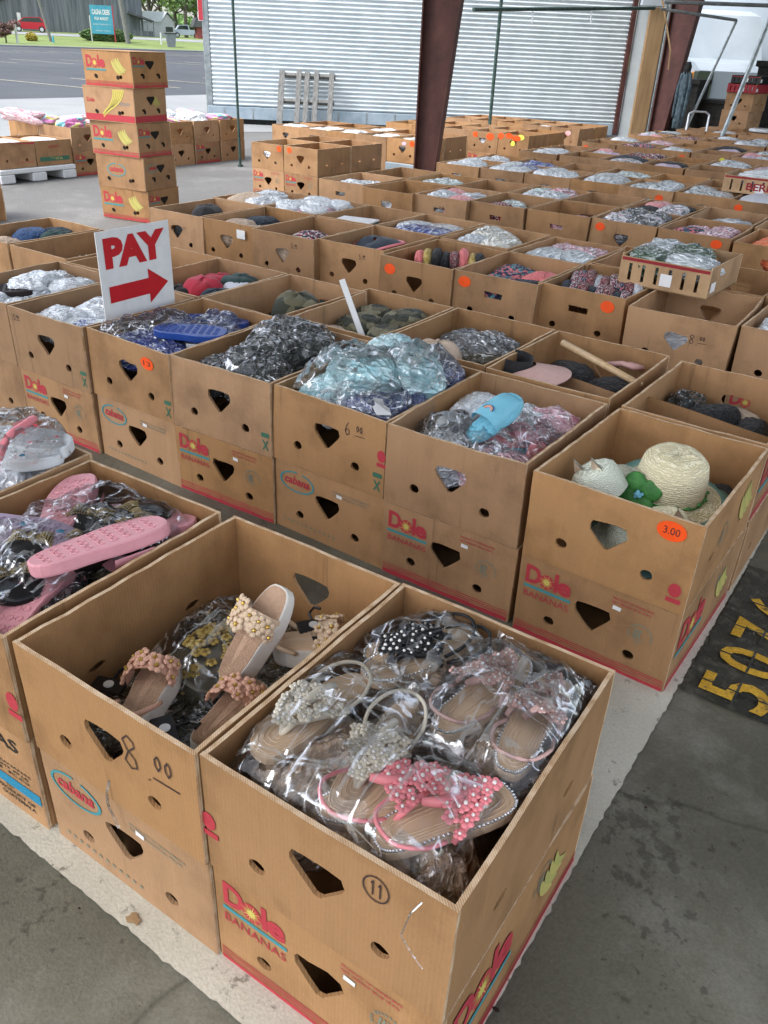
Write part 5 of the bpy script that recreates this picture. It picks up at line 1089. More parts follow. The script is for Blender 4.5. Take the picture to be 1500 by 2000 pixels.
# fruit crates lying on boxes
def crate(name,x,y,z,rz,w_,l_,h_,label,text=None,mat='cardboard_pale',fl=.02):
    o=empty(name,(x,y,z),rz); tag(o,label,'crate'); t_=.005
    mb=MB(); mb.box(0,w_,0,l_,0,.005,mat); mb.build('base',o)
    for nm,xf,W in (('front',frame((0,0,0),(1,0,0),(0,fl/h_*0,1)),w_),('back',frame((w_,l_,0),(-1,0,0),(0,0,1)),w_),('right',frame((w_,.006,0),(0,1,0),(0,0,1)),l_-.012),('left',frame((0,l_-.006,0),(0,-1,0),(0,0,1)),l_-.012)):
        mb=MB(); H=[]
        if nm in('front','back'):
            for k in range(6): cx=W*(.12+.15*k); H.append([(cx-.007,.02),(cx+.007,.02),(cx+.007,h_*.72),(cx-.007,h_*.72)])
        wall(mb,W,h_*(1 if nm!='front' else .93),H,xf,mat,th=t_,seed=3)
        e=MB()
        wl=mb.build('side_wall',o)
        if nm=='front': rect(e,.005,W-.005,h_*.80,h_*.90,'red_carton',xf,.0015); rect(e,W*.47,W*.60,.02,.07,'label_white',xf,.0015)
        if nm=='right': rect(e,.02,.08,.02,.06,'label_white',xf,.0015)
        if nm=='front' and text: add_text(e,text,W*.34,.03,1,'red_carton',xf,width=W*.6,height=h_*.4,bold=.03,z=.002); 
        if e.v: e.build('printed_label',o)
    return o
crate('fruit_crate',-.545,2.985,.4615,-.05,.385,.40,.125,'shallow slotted fruit crate of bagged green goods lying across the third block boxes')
for i,(dx,dy,m) in enumerate(((.10,.12,'wrap_green'),(.27,.12,'wrap_silver'),(.19,.28,'wrap_green'),(.08,.3,'wrap_silver'))):
    lump('bag',m,-.545+dx,2.985+dy,.545,.11,.12,.055,i,'bagged_garment','%s shiny bag in the slotted fruit crate, %s'%(CN[m],['left front','right front','right rear','left rear'][i]),'bag','shiny bags in the slotted crate')
crate('berry_crate',-.99,6.30,.4615,.0,.50,.42,.13,'brown berry crate with red lettering at the right edge','BERRIES')
for i in range(3): lump('fold',['wrap_navy','wrap_white','wrap_white'][i],-.76+.02*i,6.48+.03*i,.53+.035*i,.20,.17,.03,.1*i,'folded_garment',['navy bag at the bottom of the berry crate','white bag in the middle of the berry crate','white bag on top of the berry crate'][i],'bag','bags in the berry crate')
# boxes stacked beyond the last block on the right
b,d=make_box(-3.02,12.78,.235,R(0),480,'closed box with dark handle hole and red band on the far right',lid=True); lower_prints(b,d,'dole',('front',),label=False)
b,_=make_box(-3.02,12.78,0,0,481,'bottom box under the closed far right box',cache='low1')
b,d=make_box(-2.30,12.9,.235,R(8),482,'pale box with round logo at the far right edge',lid=True,mat='cardboard_pale'); lower_prints(b,d,'cabana',('front',),label=False)
b,_=make_box(-2.30,12.9,0,R(8),483,'bottom box under the pale far right box',cache='low2')
for k in range(4): b,d=make_box(-2.98+.02*k,13.45,k*.2315,R(-8),485+k,'%s box from the bottom of the dark stack by the slanting leg'%ORD[k],lid=True,cache='st%d'%(k%2))
o=crate('fruit_crate',-2.93,13.42,.93,R(-8),.42,.5,.12,'dark red fruit crate on top of the dark stack at the right',mat='red_carton')
o=crate('fruit_crate',-2.90,13.42,1.052,R(-8),.42,.5,.10,'black fruit crate topping the dark stack at the right',mat='black_plastic')
lump('fold','wrap_white',-2.2,12.95,.49,.18,.15,.03,0,'folded_garment','white bag lying on the pale far right box','bag')

# ================================================================== GOODS of the near boxes
def L(kind,mat,x,y,top,hx,hy,hz,rz,label,name=None,cat=None,group=None,tilt=.08):
    nm,ct=KN[kind]; return lump(kind,mat,x,y,top-hz,hx,hy,hz,rz,name or nm,label,cat or ct,group,rng,tilt)
# --- nearest box: four bagged pairs of flower sandals
def sandal_pair(loc,rz,rec,label,filmd,seed,name='bagged_sandals',cat='sandals'):
    o=empty(name,loc,rz); tag(o,label,cat)
    for r_ in rec: build_shoe(o,**r_)
    if filmd: film_sheet(o,**filmd)
    return o
def rec(x,y,z,rz,L_=.232,W=.082,sole='sole_beige',insole='insole_tan',rim='glitter',strap='flowers',smat='strap_cream',side=1,seed=0,rx=0,ry=0,**k):
    return dict(xf=XF(x,y,z,rz,rx,ry),L=L_,W=W,sole=sole,insole=insole,rim=rim,strap=strap,smat=smat,side=side,seed=seed,**k)
sandal_pair((.105,.17,.418),0,[rec(-.045,.115,.0,R(176),rim='sole_beige',smat='flower_cream',seed=1,rx=R(3)),rec(.055,.100,.012,R(190),rim='sole_beige',smat='flower_cream',side=-1,seed=2)],'bagged pair of cream flower sandals in the left of the nearest box',dict(cx=.0,cy=-.01,wx=.21,wy=.335,z0=.016,h=.066,rz=R(6),seed=3,mat='film'),1)
sandal_pair((.118,.40,.418),0,[rec(.075,.078,.0,R(135),rim='glitter',smat='strap_black',seed=3,L_=.22),rec(.03,.085,.010,R(160),smat='strap_black',side=-1,seed=4,L_=.22)],'bagged pair of black sandals with white pearls at the back of the nearest box',dict(cx=.0,cy=.0,wx=.20,wy=.20,z0=.012,h=.052,rz=R(-20),seed=5,mat='film'),2)
sandal_pair((.285,.33,.424),0,[rec(-.055,-.085,.004,R(-6),smat='flower_blush',seed=5),rec(.062,-.095,.004,R(5),smat='flower_blush',side=-1,seed=6)],'bagged pair of dusty pink glitter flower sandals at the right of the nearest box',dict(cx=.0,cy=.02,wx=.235,wy=.30,z0=.010,h=.062,rz=R(3),seed=7,mat='film_hazy'),3)
sandal_pair((.30,.115,.428),0,[rec(-.075,-.085,.0,R(-42),smat='strap_pink',seed=7,L_=.215,fl=.009),rec(.018,-.085,.004,R(-30),smat='strap_pink',side=-1,seed=8,L_=.205,fl=.009)],'bagged pair of bright pink flower sandals in the front corner of the nearest box',dict(cx=-.005,cy=-.01,wx=.235,wy=.235,z0=.016,h=.070,rz=R(-8),seed=9,mat='film'),4)
for i,(x,y,m,hx,hy) in enumerate(((.10,.13,'wrap_tan',.085,.11),(.30,.12,'wrap_tan',.085,.10),(.10,.38,'wrap_tan',.085,.11),(.295,.37,'wrap_tan',.09,.12),(.345,.055,'wrap_tan',.05,.045))):
    L('bag',m,x,y,.428,hx,hy,.09,i,'dull bagged sandals in the lower layer of the nearest box, '+['left front','right front','left rear','right rear','front corner'][i],'bagged_sandals','sandals','lower layer of the nearest box')
mb=MB(); mb.grid(lambda u,v:(.20+.19*u,.485-.012*math.sin(v*3),.40+.07*v-.03*u*v+.006*noise.noise(Vector((u*9,v*9,2)))),16,8,'film_hazy'); mb.grid(lambda u,v:(.225+.12*u,.478,.425+.035*v*(1-u)+.004*noise.noise(Vector((u*9,v*9,2)))),12,4,'label_white'); o=mb.build('plastic_bag',smooth=True); tag(o,'empty clear bag with a white flap standing along the rear wall of the nearest box','bag')
mb=MB(); mb.tube([(.36,-.006,.455),(.352,-.016,.44),(.345,-.022,.40),(.362,-.020,.375),(.378,-.022,.365)],.0012,'film_hazy',5); tag(mb.build('plastic_strand'),'thin clear plastic strand hanging over the front rim of the nearest box','strand')
# --- platform sandals, second box
def platform(x,y,z,rz,label,rx=0,ry=0,strap=True,smat='strap_peach',ins='straw_insole',L_=.20,seed=1,fl=.013,loops=True,name='platform_sandal'):
    o=empty(name,(x,y,z)); o.rotation_euler=(rx,ry,rz); tag(o,label,'sandal'); q=random.Random(seed)
    P=foot(L_,.076,30); cy=L_/2; mb=MB(); S=lambda k,zz:[(a,b,zz) for a,b in shrink(P,k,cy)]
    def S2(k,zz): return [(a,b,zz*(1.0 if b<L_*.45 else max(.55,1-.9*(b/L_-.45)))) for a,b in shrink(P,k,cy)]
    mb.loft([S2(.96,0),S2(1,.004),S2(1,.036),S2(.975,.040)],'sole_white'); mb.build('sole',o)
    mb=MB(); mb.loft([S2(.93,.0395),S2(.92,.042)],ins)
    for k in (.84,.72,.60,.48,.36,.24): pp=[(a,b,.0422*(1.0 if b<L_*.45 else max(.55,1-.9*(b/L_-.45)))) for a,b in shrink(P,k,cy)]; mb.tube(pp+[pp[0]],.0013,ins,5,cap=False)
    mb.build('insole',o)
    if strap:
        mb=MB(); f=lambda off:(lambda u,v:(-math.cos(PI*u)*.040,L_*(.52+.20*v),.026+math.sin(PI*u)**.7*(.045+off)))
        mb.grid(f(.002),16,6,smat); mb.grid(f(0),16,6,smat); mb.build('strap',o,smooth=True)
        mb=MB(); pts=[]
        for i in range(70):
            u=q.uniform(.06,.94); v=q.uniform(-.05,1.05); p=(-math.cos(PI*u)*.043,L_*(.52+.20*v),.026+math.sin(PI*u)**.7*.050)
            if all((Vector(p)-Vector(r_)).length>fl*1.25 for r_ in pts): 
                pts.append(p); nrm=Vector((-math.cos(PI*u)*.9,0,math.sin(PI*u))).normalized(); m_=nrm.to_track_quat('Z','Y').to_matrix().to_4x4(); m_.translation=Vector(p); flower(mb,(0,0,0),fl*q.uniform(.8,1.1),smat,'gold',m_,q)
        mb.build('flower_trim',o)
    if loops:
        mb=MB(); mb.tube(spl([(-.036,L_*.28,.036),(-.042,L_*.1,.060),(-.02,-.012,.072),(.02,-.012,.072),(.042,L_*.1,.060),(.036,L_*.28,.036)]),.0042,smat,8); mb.build('ankle_strap',o,smooth=True)
    return o
platform(-.215,.045,.318,R(28),'upright peach flower platform sandal at the front left of the 8.00 box',ry=R(-6),rx=R(4),seed=2,loops=True,L_=.175)
platform(-.115,.085,.300,R(8),'peach flower platform sandal with white edge at the front right of the 8.00 box',rx=R(4),ry=R(4),seed=3,loops=False,L_=.18)
platform(-.170,.235,.325,R(-6),'beige heeled sandal leaning upright in the middle of the 8.00 box',rx=R(48),seed=4,smat='flower_beige',L_=.19,loops=False)
platform(-.085,.33,.325,R(-55),'beige flower sandal lying against the right wall of the 8.00 box',rx=R(6),seed=5,smat='flower_beige',ins='insole_tan',L_=.17)
o=empty('bagged_sandals',(-.27,.28,.30)); tag(o,'clear bag of golden brown flower sandals in the middle left of the 8.00 box','sandals')
mb=MB(); q=random.Random(5)
for i in range(70): 
    a=q.uniform(0,2*PI); rr=q.random()**.5; flower(mb,(.075*rr*math.cos(a),.11*rr*math.sin(a),.045*(1-rr*rr)+q.uniform(0,.012)),.011,'gold_brown' if False else 'cloth_gold','gold',None,q)
mb.build('flower_trim',o); mb=MB(); mb.sphere((0,0,-.01),(.085,.12,.05),'wrap_olive',20,10); mb.build('sandal_bundle',o,smooth=True)
film_sheet(o,0,.01,.21,.29,.005,.085,R(10),21,'film',amp=.016,p=2.2)
for i,(x,y,z,rz,lb) in enumerate(((-.335,.095,.33,.4,'left front'),(-.145,.03,.372,-.5,'front'),(-.13,.40,.37,.9,'right rear'),(-.10,.215,.32,1.8,'right'))):
    o=empty('sandal_hanger',(x,y,z),rz); tag(o,'black plastic sandal hanger at the %s of the 8.00 box'%lb,'hanger','black hangers in the 8.00 box'); mb=MB(); mb.bbox(-.03,.03,-.018,.018,0,.006,'black_plastic',.002); mb.bbox(-.012,.012,-.055,-.018,.0,.005,'black_plastic',.0015); mb.tube([(0,.018,.003),(0,.04,.004),(.012,.052,.006),(.022,.042,.008)],.0028,'black_plastic',6); mb.build('body',o); mb=MB(); mb.tube([(0,0,.006),(0,0,.0075)],.009,'label_white',14); mb.build('size_dot',o)
for i,(x,y,m,hx,hy,lb) in enumerate(((-.28,.12,'wrap_olive',.09,.10,'left front'),(-.12,.12,'wrap_black',.09,.10,'right front'),(-.29,.37,'wrap_olive',.09,.11,'left rear'),(-.12,.37,'wrap_olive',.09,.11,'right rear'))):
    L('bag',m,x,y,.315,hx,hy,.035,i,'dark bagged sandals at the bottom of the 8.00 box, '+lb,'bagged_sandals','sandals','bottom layer of the 8.00 box')
mb=MB(); mb.tube([(-.20,-.020,.292),(-.202,-.026,.27),(-.208,-.024,.235),(-.204,-.020,.205),(-.198,-.019,.185)],.0022,'film_hazy',6); tag(mb.build('plastic_strand'),'clear plastic strand hanging from a vent hole of the 8.00 box','strand')
# --- pink slides and bows, left box
def slide(x,y,z,rz,label,sole='rubber_pink',L_=.27,W=.106,rx=0,ry=0,flip=True,smat=None,strap='band',th=.026,cat='slide'):
    o=empty('slide_sandal',(x,y,z)); o.rotation_euler=(rx,ry,rz); tag(o,label,cat)
    build_shoe(o,XF(0,0,0,0,0,0),L_,W,sole,sole if not flip else None,None,strap,smat or sole,th=th,flip=flip); 
    return o
slide(-.548,.12,.480,R(-14),'pink slide lying sole up across the right of the left edge box',ry=R(180-8))
slide(-.72,.22,.455,R(40),'pink slide sole up at the far left of the gold bow box',ry=R(172))
slide(-.70,.33,.44,R(-50),'pink slide toe showing at the rear of the gold bow box',ry=R(168))
slide(-.50,.00,.415,R(25),'pink slide sole up at the front of the gold bow box',ry=R(176),rx=R(-4))
def bow(x,y,z,rz,label,s=1.0,rx=0):
    o=empty('beaded_bow_sandal',(x,y,z)); o.rotation_euler=(rx,.1,rz); o.scale=(s,s,s); tag(o,label,'sandal','black sandals with gold bows')
    mb=MB()
    for sd in(-1,1):
        for i in range(9):
            for j in range(-4,5):
                u=i/8; xx=sd*(.006+.034*u); yy=j*.0052*(.35+.75*u); zz=.022+.014*math.sin(PI*min(1,u*1.05))*(1-(j/5.2)**2); mb.sphere((xx,yy,zz),.0023,'gold_bead',5,3)
        mb.grid(lambda u,v:(sd*(.004+.038*u),(v-.5)*.046*(.35+.75*u),.019+.014*math.sin(PI*min(1,u*1.05))*(1-(2*v-1)**2)),8,8,'black_plastic')
    mb.sphere((0,0,.026),(.008,.012,.009),'gold_bead',8,5); mb.build('bow',o)
    mb=MB(); mb.sphere((0,0,.0),(.055,.075,.024),'strap_black',14,8); mb.build('strap',o,smooth=True)
for i,(x,y,z,rz,lb) in enumerate(((-.655,.325,.435,.5,'rear middle'),(-.585,.385,.435,-.2,'rear right'),(-.655,.19,.440,.7,'centre'),(-.585,.255,.43,.2,'beside the big pink slide'),(-.60,.11,.425,1.2,'lower centre'),(-.56,.34,.425,-.6,'near the right wall'),(-.66,.03,.42,.3,'front left'))):
    bow(x,y,z,rz,'gold beaded bow on black sandal, %s of left edge box'%lb)
for i,(x,y,m,lb) in enumerate(((-.72,.10,'wrap_black','left front'),(-.56,.14,'wrap_black','right front'),(-.70,.36,'wrap_pink','left rear'),(-.54,.38,'wrap_olive','right rear'))):
    L('bag',m,x,y,.425,.10,.12,.07,i,'bagged sandals under the bows, %s of the left edge box'%lb,'bagged_sandals','sandals','bags under the gold bows')
for i,(x,y,wx,wy,rz,lb) in enumerate(((-.66,.22,.24,.30,.2,'centre'),(-.63,.37,.30,.19,.0,'rear'),(-.67,.06,.24,.16,.1,'front'))):
    mb=MB(); o=film_sheet(None,x,y,wx,wy,.432,.050,rz,31+i,'film',amp=.014); o.name='plastic_bag'; tag(o,'crinkled clear bag over the gold bows, %s of the left edge box'%lb,'bag')
# --- white patterned slippers at the left edge
def swirl(x,y,z,rz,label,col='rubber_white',acc='print_blue',sx=1):
    o=slide(x,y,z,rz,label,sole=col,ry=R(186),L_=.25,W=.10,strap=None,th=.03,cat='slipper')
    mb=MB()
    for k in range(7): mb.tube([(-.03+.06*j/8,.05+.024*k+.004*math.sin(j*1.6),-.001) for j in range(9)],.0016,col,5)
    mb.build('tread',o)
    mb=MB(); 
    for k in range(5): mb.sphere((.018*((-1)**k),.04+.042*k,-.0005),(.006,.009,.002),acc,8,4)
    mb.build('spots',o)
swirl(-.985,.25,.487,R(-38),'white slipper with blue spots sole up at the left edge'); swirl(-1.02,.37,.50,R(-65),'white slipper sole with pink marks beside the blue spotted one',acc='strap_pink'); swirl(-.90,.15,.46,R(-70),'lilac grey slipper cut off at the left edge',col='rubber_lilac')
o=bpy.data.objects.new('x',None); mb=MB(); mb.tube([*spl([(-1.03,.42,.51),(-.985,.44,.535),(-.96,.40,.54),(-.935,.34,.535),(-.90,.28,.50)])],.0095,'strap_pink',10); o=mb.build('slipper_strap',smooth=True); tag(o,'pink rubber slipper strap looping between the two white slippers','strap')
o=film_sheet(None,-.99,.38,.34,.25,.485,.060,-.6,41,'film_hazy',amp=.014); tag(o,'clear bag over the white patterned slippers at the left edge','bag')
for i,(x,y) in enumerate(((-.97,.12),(-.97,.36),(-1.15,.25))): L('bag','wrap_white',x,y,.46,.10,.12,.08,i,'bagged white slippers in the lower layer at the left edge, '+['front','rear','left'][i],'bagged_slippers','slippers','bagged slippers below the patterned ones')
# --- straw hats
def straw(name,c1,c2,sc,amt):
    m,t,b=newmat(name); v=mapping(t,(1,1,1)); n=N(t,'ShaderNodeTexNoise',Scale=60,Detail=5,Distortion=1.5); t.links.new(v,n.inputs['Vector']); w_=N(t,'ShaderNodeTexWave',Scale=sc,Distortion=5,Detail=2); w_.bands_direction='Z'; w_.inputs['Detail Scale'].default_value=2.5; t.links.new(v,w_.inputs['Vector'])
    a=N(t,'ShaderNodeMath',operation='MULTIPLY'); t.links.new(n.outputs['Fac'],a.inputs[0]); t.links.new(w_.outputs['Fac'],a.inputs[1]); r=ramp(t,a.outputs[0],[(.05,c1),(.45,c2)]); t.links.new(r.outputs[0],b.inputs['Base Color']); b.inputs['Roughness'].default_value=.8
    bp=N(t,'ShaderNodeBump',Strength=amt,Distance=.006); t.links.new(a.outputs[0],bp.inputs['Height']); t.links.new(bp.outputs[0],b.inputs['Normal']); MATS[name]=m
straw('straw',(.66,.58,.36),(.86,.79,.56),55,.8); straw('straw_pale',(.58,.62,.50),(.82,.85,.72),75,.7); noise_mat('aqua_ribbon',(.16,.34,.31),(.22,.42,.38),60,rough=.6,bump=.3); noise_mat('leafy',(.03,.14,.03),(.06,.24,.05),40,rough=.5)
def hat(name,x,y,z,cr,ch,br,label,mat,brim2=None,rx=0,ry=0,rz=0,ears=False,band=None):
    o=empty(name,(x,y,z)); o.rotation_euler=(rx,ry,rz); tag(o,label,'hat')
    mb=MB(); pr=[(cr*1.0,0),(cr*1.0,ch*.25),(cr*.98,ch*.55),(cr*.90,ch*.82),(cr*.72,ch*.97),(cr*.4,ch*1.02),(cr*.02,ch*.98)]
    mb.loft([[(r_*math.cos(2*PI*j/36)*(1+.012*noise.noise(Vector((math.cos(2*PI*j/36)*3,math.sin(2*PI*j/36)*3,zz*30)))),r_*math.sin(2*PI*j/36),zz+.004*noise.noise(Vector((math.cos(2*PI*j/36)*2,math.sin(2*PI*j/36)*2,zz*20)))) for j in range(36)] for r_,zz in pr],mat,cap=False); mb.build('crown',o,smooth=True)
    if br:
        mb=MB(); R_=lambda r_,zz:[(r_*math.cos(2*PI*j/40),r_*math.sin(2*PI*j/40),zz+.010*math.sin(2*PI*j/40*3+1)*(r_-cr)/(br-cr)) for j in range(40)]
        mb.loft([R_(cr*.98,.003),R_(cr+(br-cr)*.5,.0),R_(cr+(br-cr)*.62,-.002)],mat,cap=False); mb.build('brim',o,smooth=True)
        mb=MB(); mb.loft([R_(cr+(br-cr)*.62,-.002),R_(br,-.006),R_(br*1.0,-.010),R_(cr+(br-cr)*.62,-.006)],brim2 or mat,cap=False); mb.build('brim_border',o,smooth=True)
    if ears:
        for s in(-1,1):
            mb=MB(); v=[(s*.45*cr+(-.022+.044*u)*(1-vv),-.2*cr+.010*math.sin(PI*u)*(1-vv),ch*.80+.045*vv+.006*math.sin(PI*u)) for vv in (0,.35,.7,1) for u in (0,.25,.5,.75,1)]
            f=[(a*5+b,a*5+b+1,(a+1)*5+b+1,(a+1)*5+b) for a in range(3) for b in range(4)]; mb.add(v,f,'cloth_beige'); mb.add([(p[0],p[1]+.004,p[2]) for p in v],[t[::-1] for t in f],mat); mb.build('ear',o,smooth=True)
    if band:
        mb=MB(); mb.tube([(cr*1.03*math.cos(2*PI*j/40),cr*1.03*math.sin(2*PI*j/40),.010+.003*math.sin(j*1.3)) for j in range(41)],.0028,band,5)
        for j in range(18): a=2*PI*j/18; mb.sphere((cr*1.05*math.cos(a),cr*1.05*math.sin(a),.014+.004*(j%2)),(.007,.007,.003),band,6,4)
        mb.build('vine_band',o)
    return o
H_=hat('straw_hat',.232,1.345,.378,.085,.112,.150,'cream straw sun hat with aqua brim border and green flower','straw','aqua_ribbon',rx=R(7),ry=R(3),band='leafy')
o=H_; mb=MB(); q=random.Random(3)
for k in range(4):
    a=PI*.5*k+.6; mb.sphere((.030*math.cos(a),.030*math.sin(a),0),(.027,.027,.005),'leafy',12,6)
mm=Matrix.Translation((-.045,-.093,.030))@Matrix.Rotation(R(65),4,'X'); m2=MB(); m2.add(mb.v,mb.f,'leafy',mm); m2.build('flower',o,smooth=True)
m2=MB(); 
for k in range(9): a=k*2.4; m2.sphere((.0011*k*math.cos(a),.0011*k*math.sin(a),.006+.0008*(9-k)),.0052,'rubber_sky',7,5,mm)
m2.build('rose',o,smooth=True)
hat('cat_ear_hat',.105,1.225,.385,.062,.075,0,'small pale straw hat with beige cat ears left of the cream sun hat','straw_pale',rx=R(20),ry=R(-28),rz=R(-20),ears=True)
hat('cat_ear_hat',.295,1.165,.345,.060,.072,.085,'small straw hat with folded ears in the front corner before the sun hat','straw','straw',rx=R(12),ry=R(-10),rz=R(15),ears=True,band='leafy')
hat('straw_hat',.10,1.34,.345,.07,.06,.125,'beige straw hat lying under the others in the hat box','straw_pale','aqua_ribbon',rx=R(-10))
hat('straw_hat',.20,1.20,.28,.07,.06,.14,'striped aqua straw hat at the bottom seen through the handle hole','straw_pale','aqua_ribbon')
L('cloth','cloth_beige',.052,1.165,.405,.03,.05,.03,.3,'brown lace trim at the left wall of the hat box','lace_trim','trim')
L('cloth','cloth_black',.33,1.46,.38,.03,.04,.02,.3,'small black hair clip behind the cream sun hat','hair_clip','clip')
# --- sky blue slippers box (C)
build=lambda nm,loc,rot,lb,cat:(lambda o:(setattr(o,'rotation_euler',rot),tag(o,lb,cat),o)[-1])(empty(nm,loc))
o=build('toy_slipper',(-.245,1.175,.435),(R(26),R(4),R(-14)),'sky blue slipper with small rainbow in the middle of its box','slipper'); build_shoe(o,Matrix(),.185,.088,'rubber_sky','rubber_sky',None,None,'rubber_sky',th=.018)
mb=MB(); mb.grid(lambda u,v:(-.043*math.cos(PI*u)*(1-.25*v*v),.055+.118*v,.016+.036*math.sin(PI*u)**.8*(1-v**3)**.5+.002*noise.noise(Vector((u*5,v*5,1)))),22,14,'rubber_sky'); mb.build('upper',o,smooth=True)
mb=MB(); 
for k,c_ in enumerate(('strap_pink','cloth_gold','rubber_blue')): mb.tube([(.010*(1+.28*k)*math.cos(PI*j/8),.078+.010*(1+.28*k)*math.sin(PI*j/8),.0535+.0003*k) for j in range(9)],.0014,c_,5)
mb.build('rainbow',o)
o=build('bagged_slippers',(-.325,1.22,.395),(0,R(-6),R(35)),'bagged white slippers left of the sky blue one','slippers'); build_shoe(o,XF(0,-.08,0,0),.18,.08,'rubber_white','rubber_white',None,'band','rubber_white'); film_sheet(o,0,0,.17,.22,.012,.062,.2,51,'film_hazy',amp=.016)
o=build('bagged_slippers',(-.145,1.30,.395),(0,R(8),R(-30)),'bagged pink slippers right of the sky blue one','slippers'); build_shoe(o,XF(0,-.09,0,0),.19,.08,'strap_pink','strap_pink',None,'band','rubber_pink'); build_shoe(o,XF(.05,-.06,0,R(-18)),.17,.07,'rubber_sky','rubber_sky',None,'cross','strap_pink'); film_sheet(o,.02,.01,.20,.27,.012,.068,.2,53,'film_hazy',amp=.018)
for i,(x,y,t_,m,lb) in enumerate(((-.35,1.43,.455,'wrap_white','left rear'),(-.22,1.46,.45,'wrap_white','middle rear'),(-.11,1.47,.45,'wrap_pink','right rear'),(-.34,1.16,.428,'wrap_white','left front'),(-.17,1.14,.43,'wrap_pink','right front'),(-.24,1.30,.42,'wrap_mint','centre'))):
    L('bag',m,x,y,t_,.085,.10,.075,i*1.1,'bagged slippers in the sky blue slipper box, '+lb,'bagged_slippers','slippers','bags around the sky blue slipper')
o=film_sheet(None,-.235,1.25,.19,.26,.412,.055,-.2,57,'film',amp=.018); tag(o,'crinkled clear bag around the sky blue slipper','bag')
# --- aqua heap (D)
dd=[(-.76,1.20,.47,'wrap_aqua',.11,.11,.055,'left front'),(-.77,1.36,.52,'wrap_aqua',.105,.11,.07,'left middle'),(-.66,1.28,.545,'wrap_aqua',.105,.12,.085,'centre top'),(-.56,1.40,.535,'wrap_aqua',.11,.11,.075,'right top'),(-.70,1.50,.535,'wrap_aqua',.11,.09,.07,'rear top'),(-.58,1.20,.475,'wrap_navy',.10,.10,.055,'front centre, dark blue'),(-.50,1.36,.475,'wrap_navy',.055,.13,.06,'right side, dark blue'),(-.54,1.52,.485,'wrap_navy',.085,.07,.06,'right rear, dark blue'),(-.70,1.14,.462,'wrap_silver',.08,.05,.05,'front edge, silvery'),(-.66,1.55,.50,'wrap_navy',.06,.04,.06,'rear edge, dark blue')]
for i,(x,y,t_,m,hx,hy,hz,lb) in enumerate(dd): L('cloth' if m=='wrap_aqua' else 'bag',m,x,y,t_,hx,hy,hz,i*.7,'crinkly bagged garment of the aqua heap, '+lb,'bagged_garment','bag','aqua heap of bagged garments',tilt=.2)
for i,(x,y,wx,wy,z0,rz) in enumerate(((-.70,1.30,.28,.30,.485,.3),(-.57,1.42,.22,.24,.49,-.3),(-.58,1.20,.22,.18,.44,.2))):
    o=film_sheet(None,x,y,wx,wy,z0,.065,rz,61+i,'film_hazy',amp=.022,fr=11); tag(o,'loose clear plastic over the aqua heap, '+['left','right','front'][i],'bag')
mb=MB(); mb.poly([(-.02,-.035),(.022,-.03),(.024,.0),(.012,.012),(.014,.04),(-.012,.042),(-.014,.01),(-.024,-.002)],'label_white',0,.002,XF(-.505,1.125,.470,.9,.25,.2)); tag(mb.build('card_tag'),'white card tag at the front corner of the aqua heap','tag')
# --- black garments (E)
for i,(x,y,t_,hx,hy,hz,lb) in enumerate(((-1.16,1.20,.445,.085,.10,.06,'left front'),(-1.00,1.18,.475,.12,.09,.07,'right front'),(-1.05,1.32,.505,.13,.10,.085,'centre'),(-1.10,1.48,.515,.12,.10,.085,'rear'),(-.94,1.44,.50,.07,.12,.08,'right rear'),(-1.19,1.36,.43,.05,.12,.07,'left wall'))):
    L('cloth','wrap_black',x,y,t_,hx,hy,hz,.2+i*.4,'glossy bagged black garment in the box beside the aqua heap, '+lb,'bagged_garment','bag','bagged black garments')
for i,(x,y,wx,wy,z0,rz) in enumerate(((-1.03,1.21,.22,.19,.44,.5),(-1.07,1.43,.25,.23,.475,.3))):
    o=film_sheet(None,x,y,wx,wy,z0,.05,rz,71+i,'film_hazy',amp=.02,fr=12); tag(o,'clear plastic over the black garments, '+['front','rear'][i],'bag')
# --- PAY sign and blue slides (F)
o=empty('pay_sign',(-1.716,1.214,.33),R(90)); o.rotation_euler=(0,0,R(92)); tag(o,'white board sign with red PAY and an arrow standing in the box of blue slides','sign')
mb=MB(); mb.bbox(0,.326,-.002,.0025,0,.408,'label_white',.0008); mb.build('sign_board',o)
mb=MB(); xf=frame((0,-.0034,0),(1,0,0),(0,0,1)); add_text(mb,'PAY',.028,.285,1,'sign_red',xf,bold=.055,width=.27,height=.095) if False else None
noise_mat('sign_red',(.50,.012,.02),(.56,.015,.025),10,rough=.4,bump=0)
add_text(mb,'PAY',.026,.283,1,'sign_red',xf,bold=.062,width=.275,height=.102,space=.95)
flatpoly(mb,[(.030,.168),(.208,.168),(.208,.135),(.300,.196),(.208,.257),(.208,.224),(.030,.224)],'sign_red',xf); mb.build('red_lettering',o)
slide(-1.50,1.24,.462,R(-62),'blue rubber slide sole up in the PAY sign box',sole='rubber_blue',ry=R(186),smat='rubber_white',L_=.25)
slide(-1.60,1.50,.435,R(-70),'blue slide sole up at the rear of the PAY sign box',sole='rubber_blue',ry=R(176),flip=True,smat='rubber_blue',L_=.25)
for i,(x,y,t_,m,lb) in enumerate(((-1.60,1.19,.44,'wrap_blue','left front'),(-1.42,1.19,.43,'wrap_blue','right front'),(-1.60,1.37,.45,'wrap_blue','centre'),(-1.38,1.40,.455,'wrap_navy','right'),(-1.55,1.50,.43,'wrap_navy','rear'))):
    L('bag',m,x,y,t_,.09,.11,.06,i,'bagged blue slides in the PAY sign box, '+lb,'bagged_slides','slides','bagged blue slides in the PAY sign box')
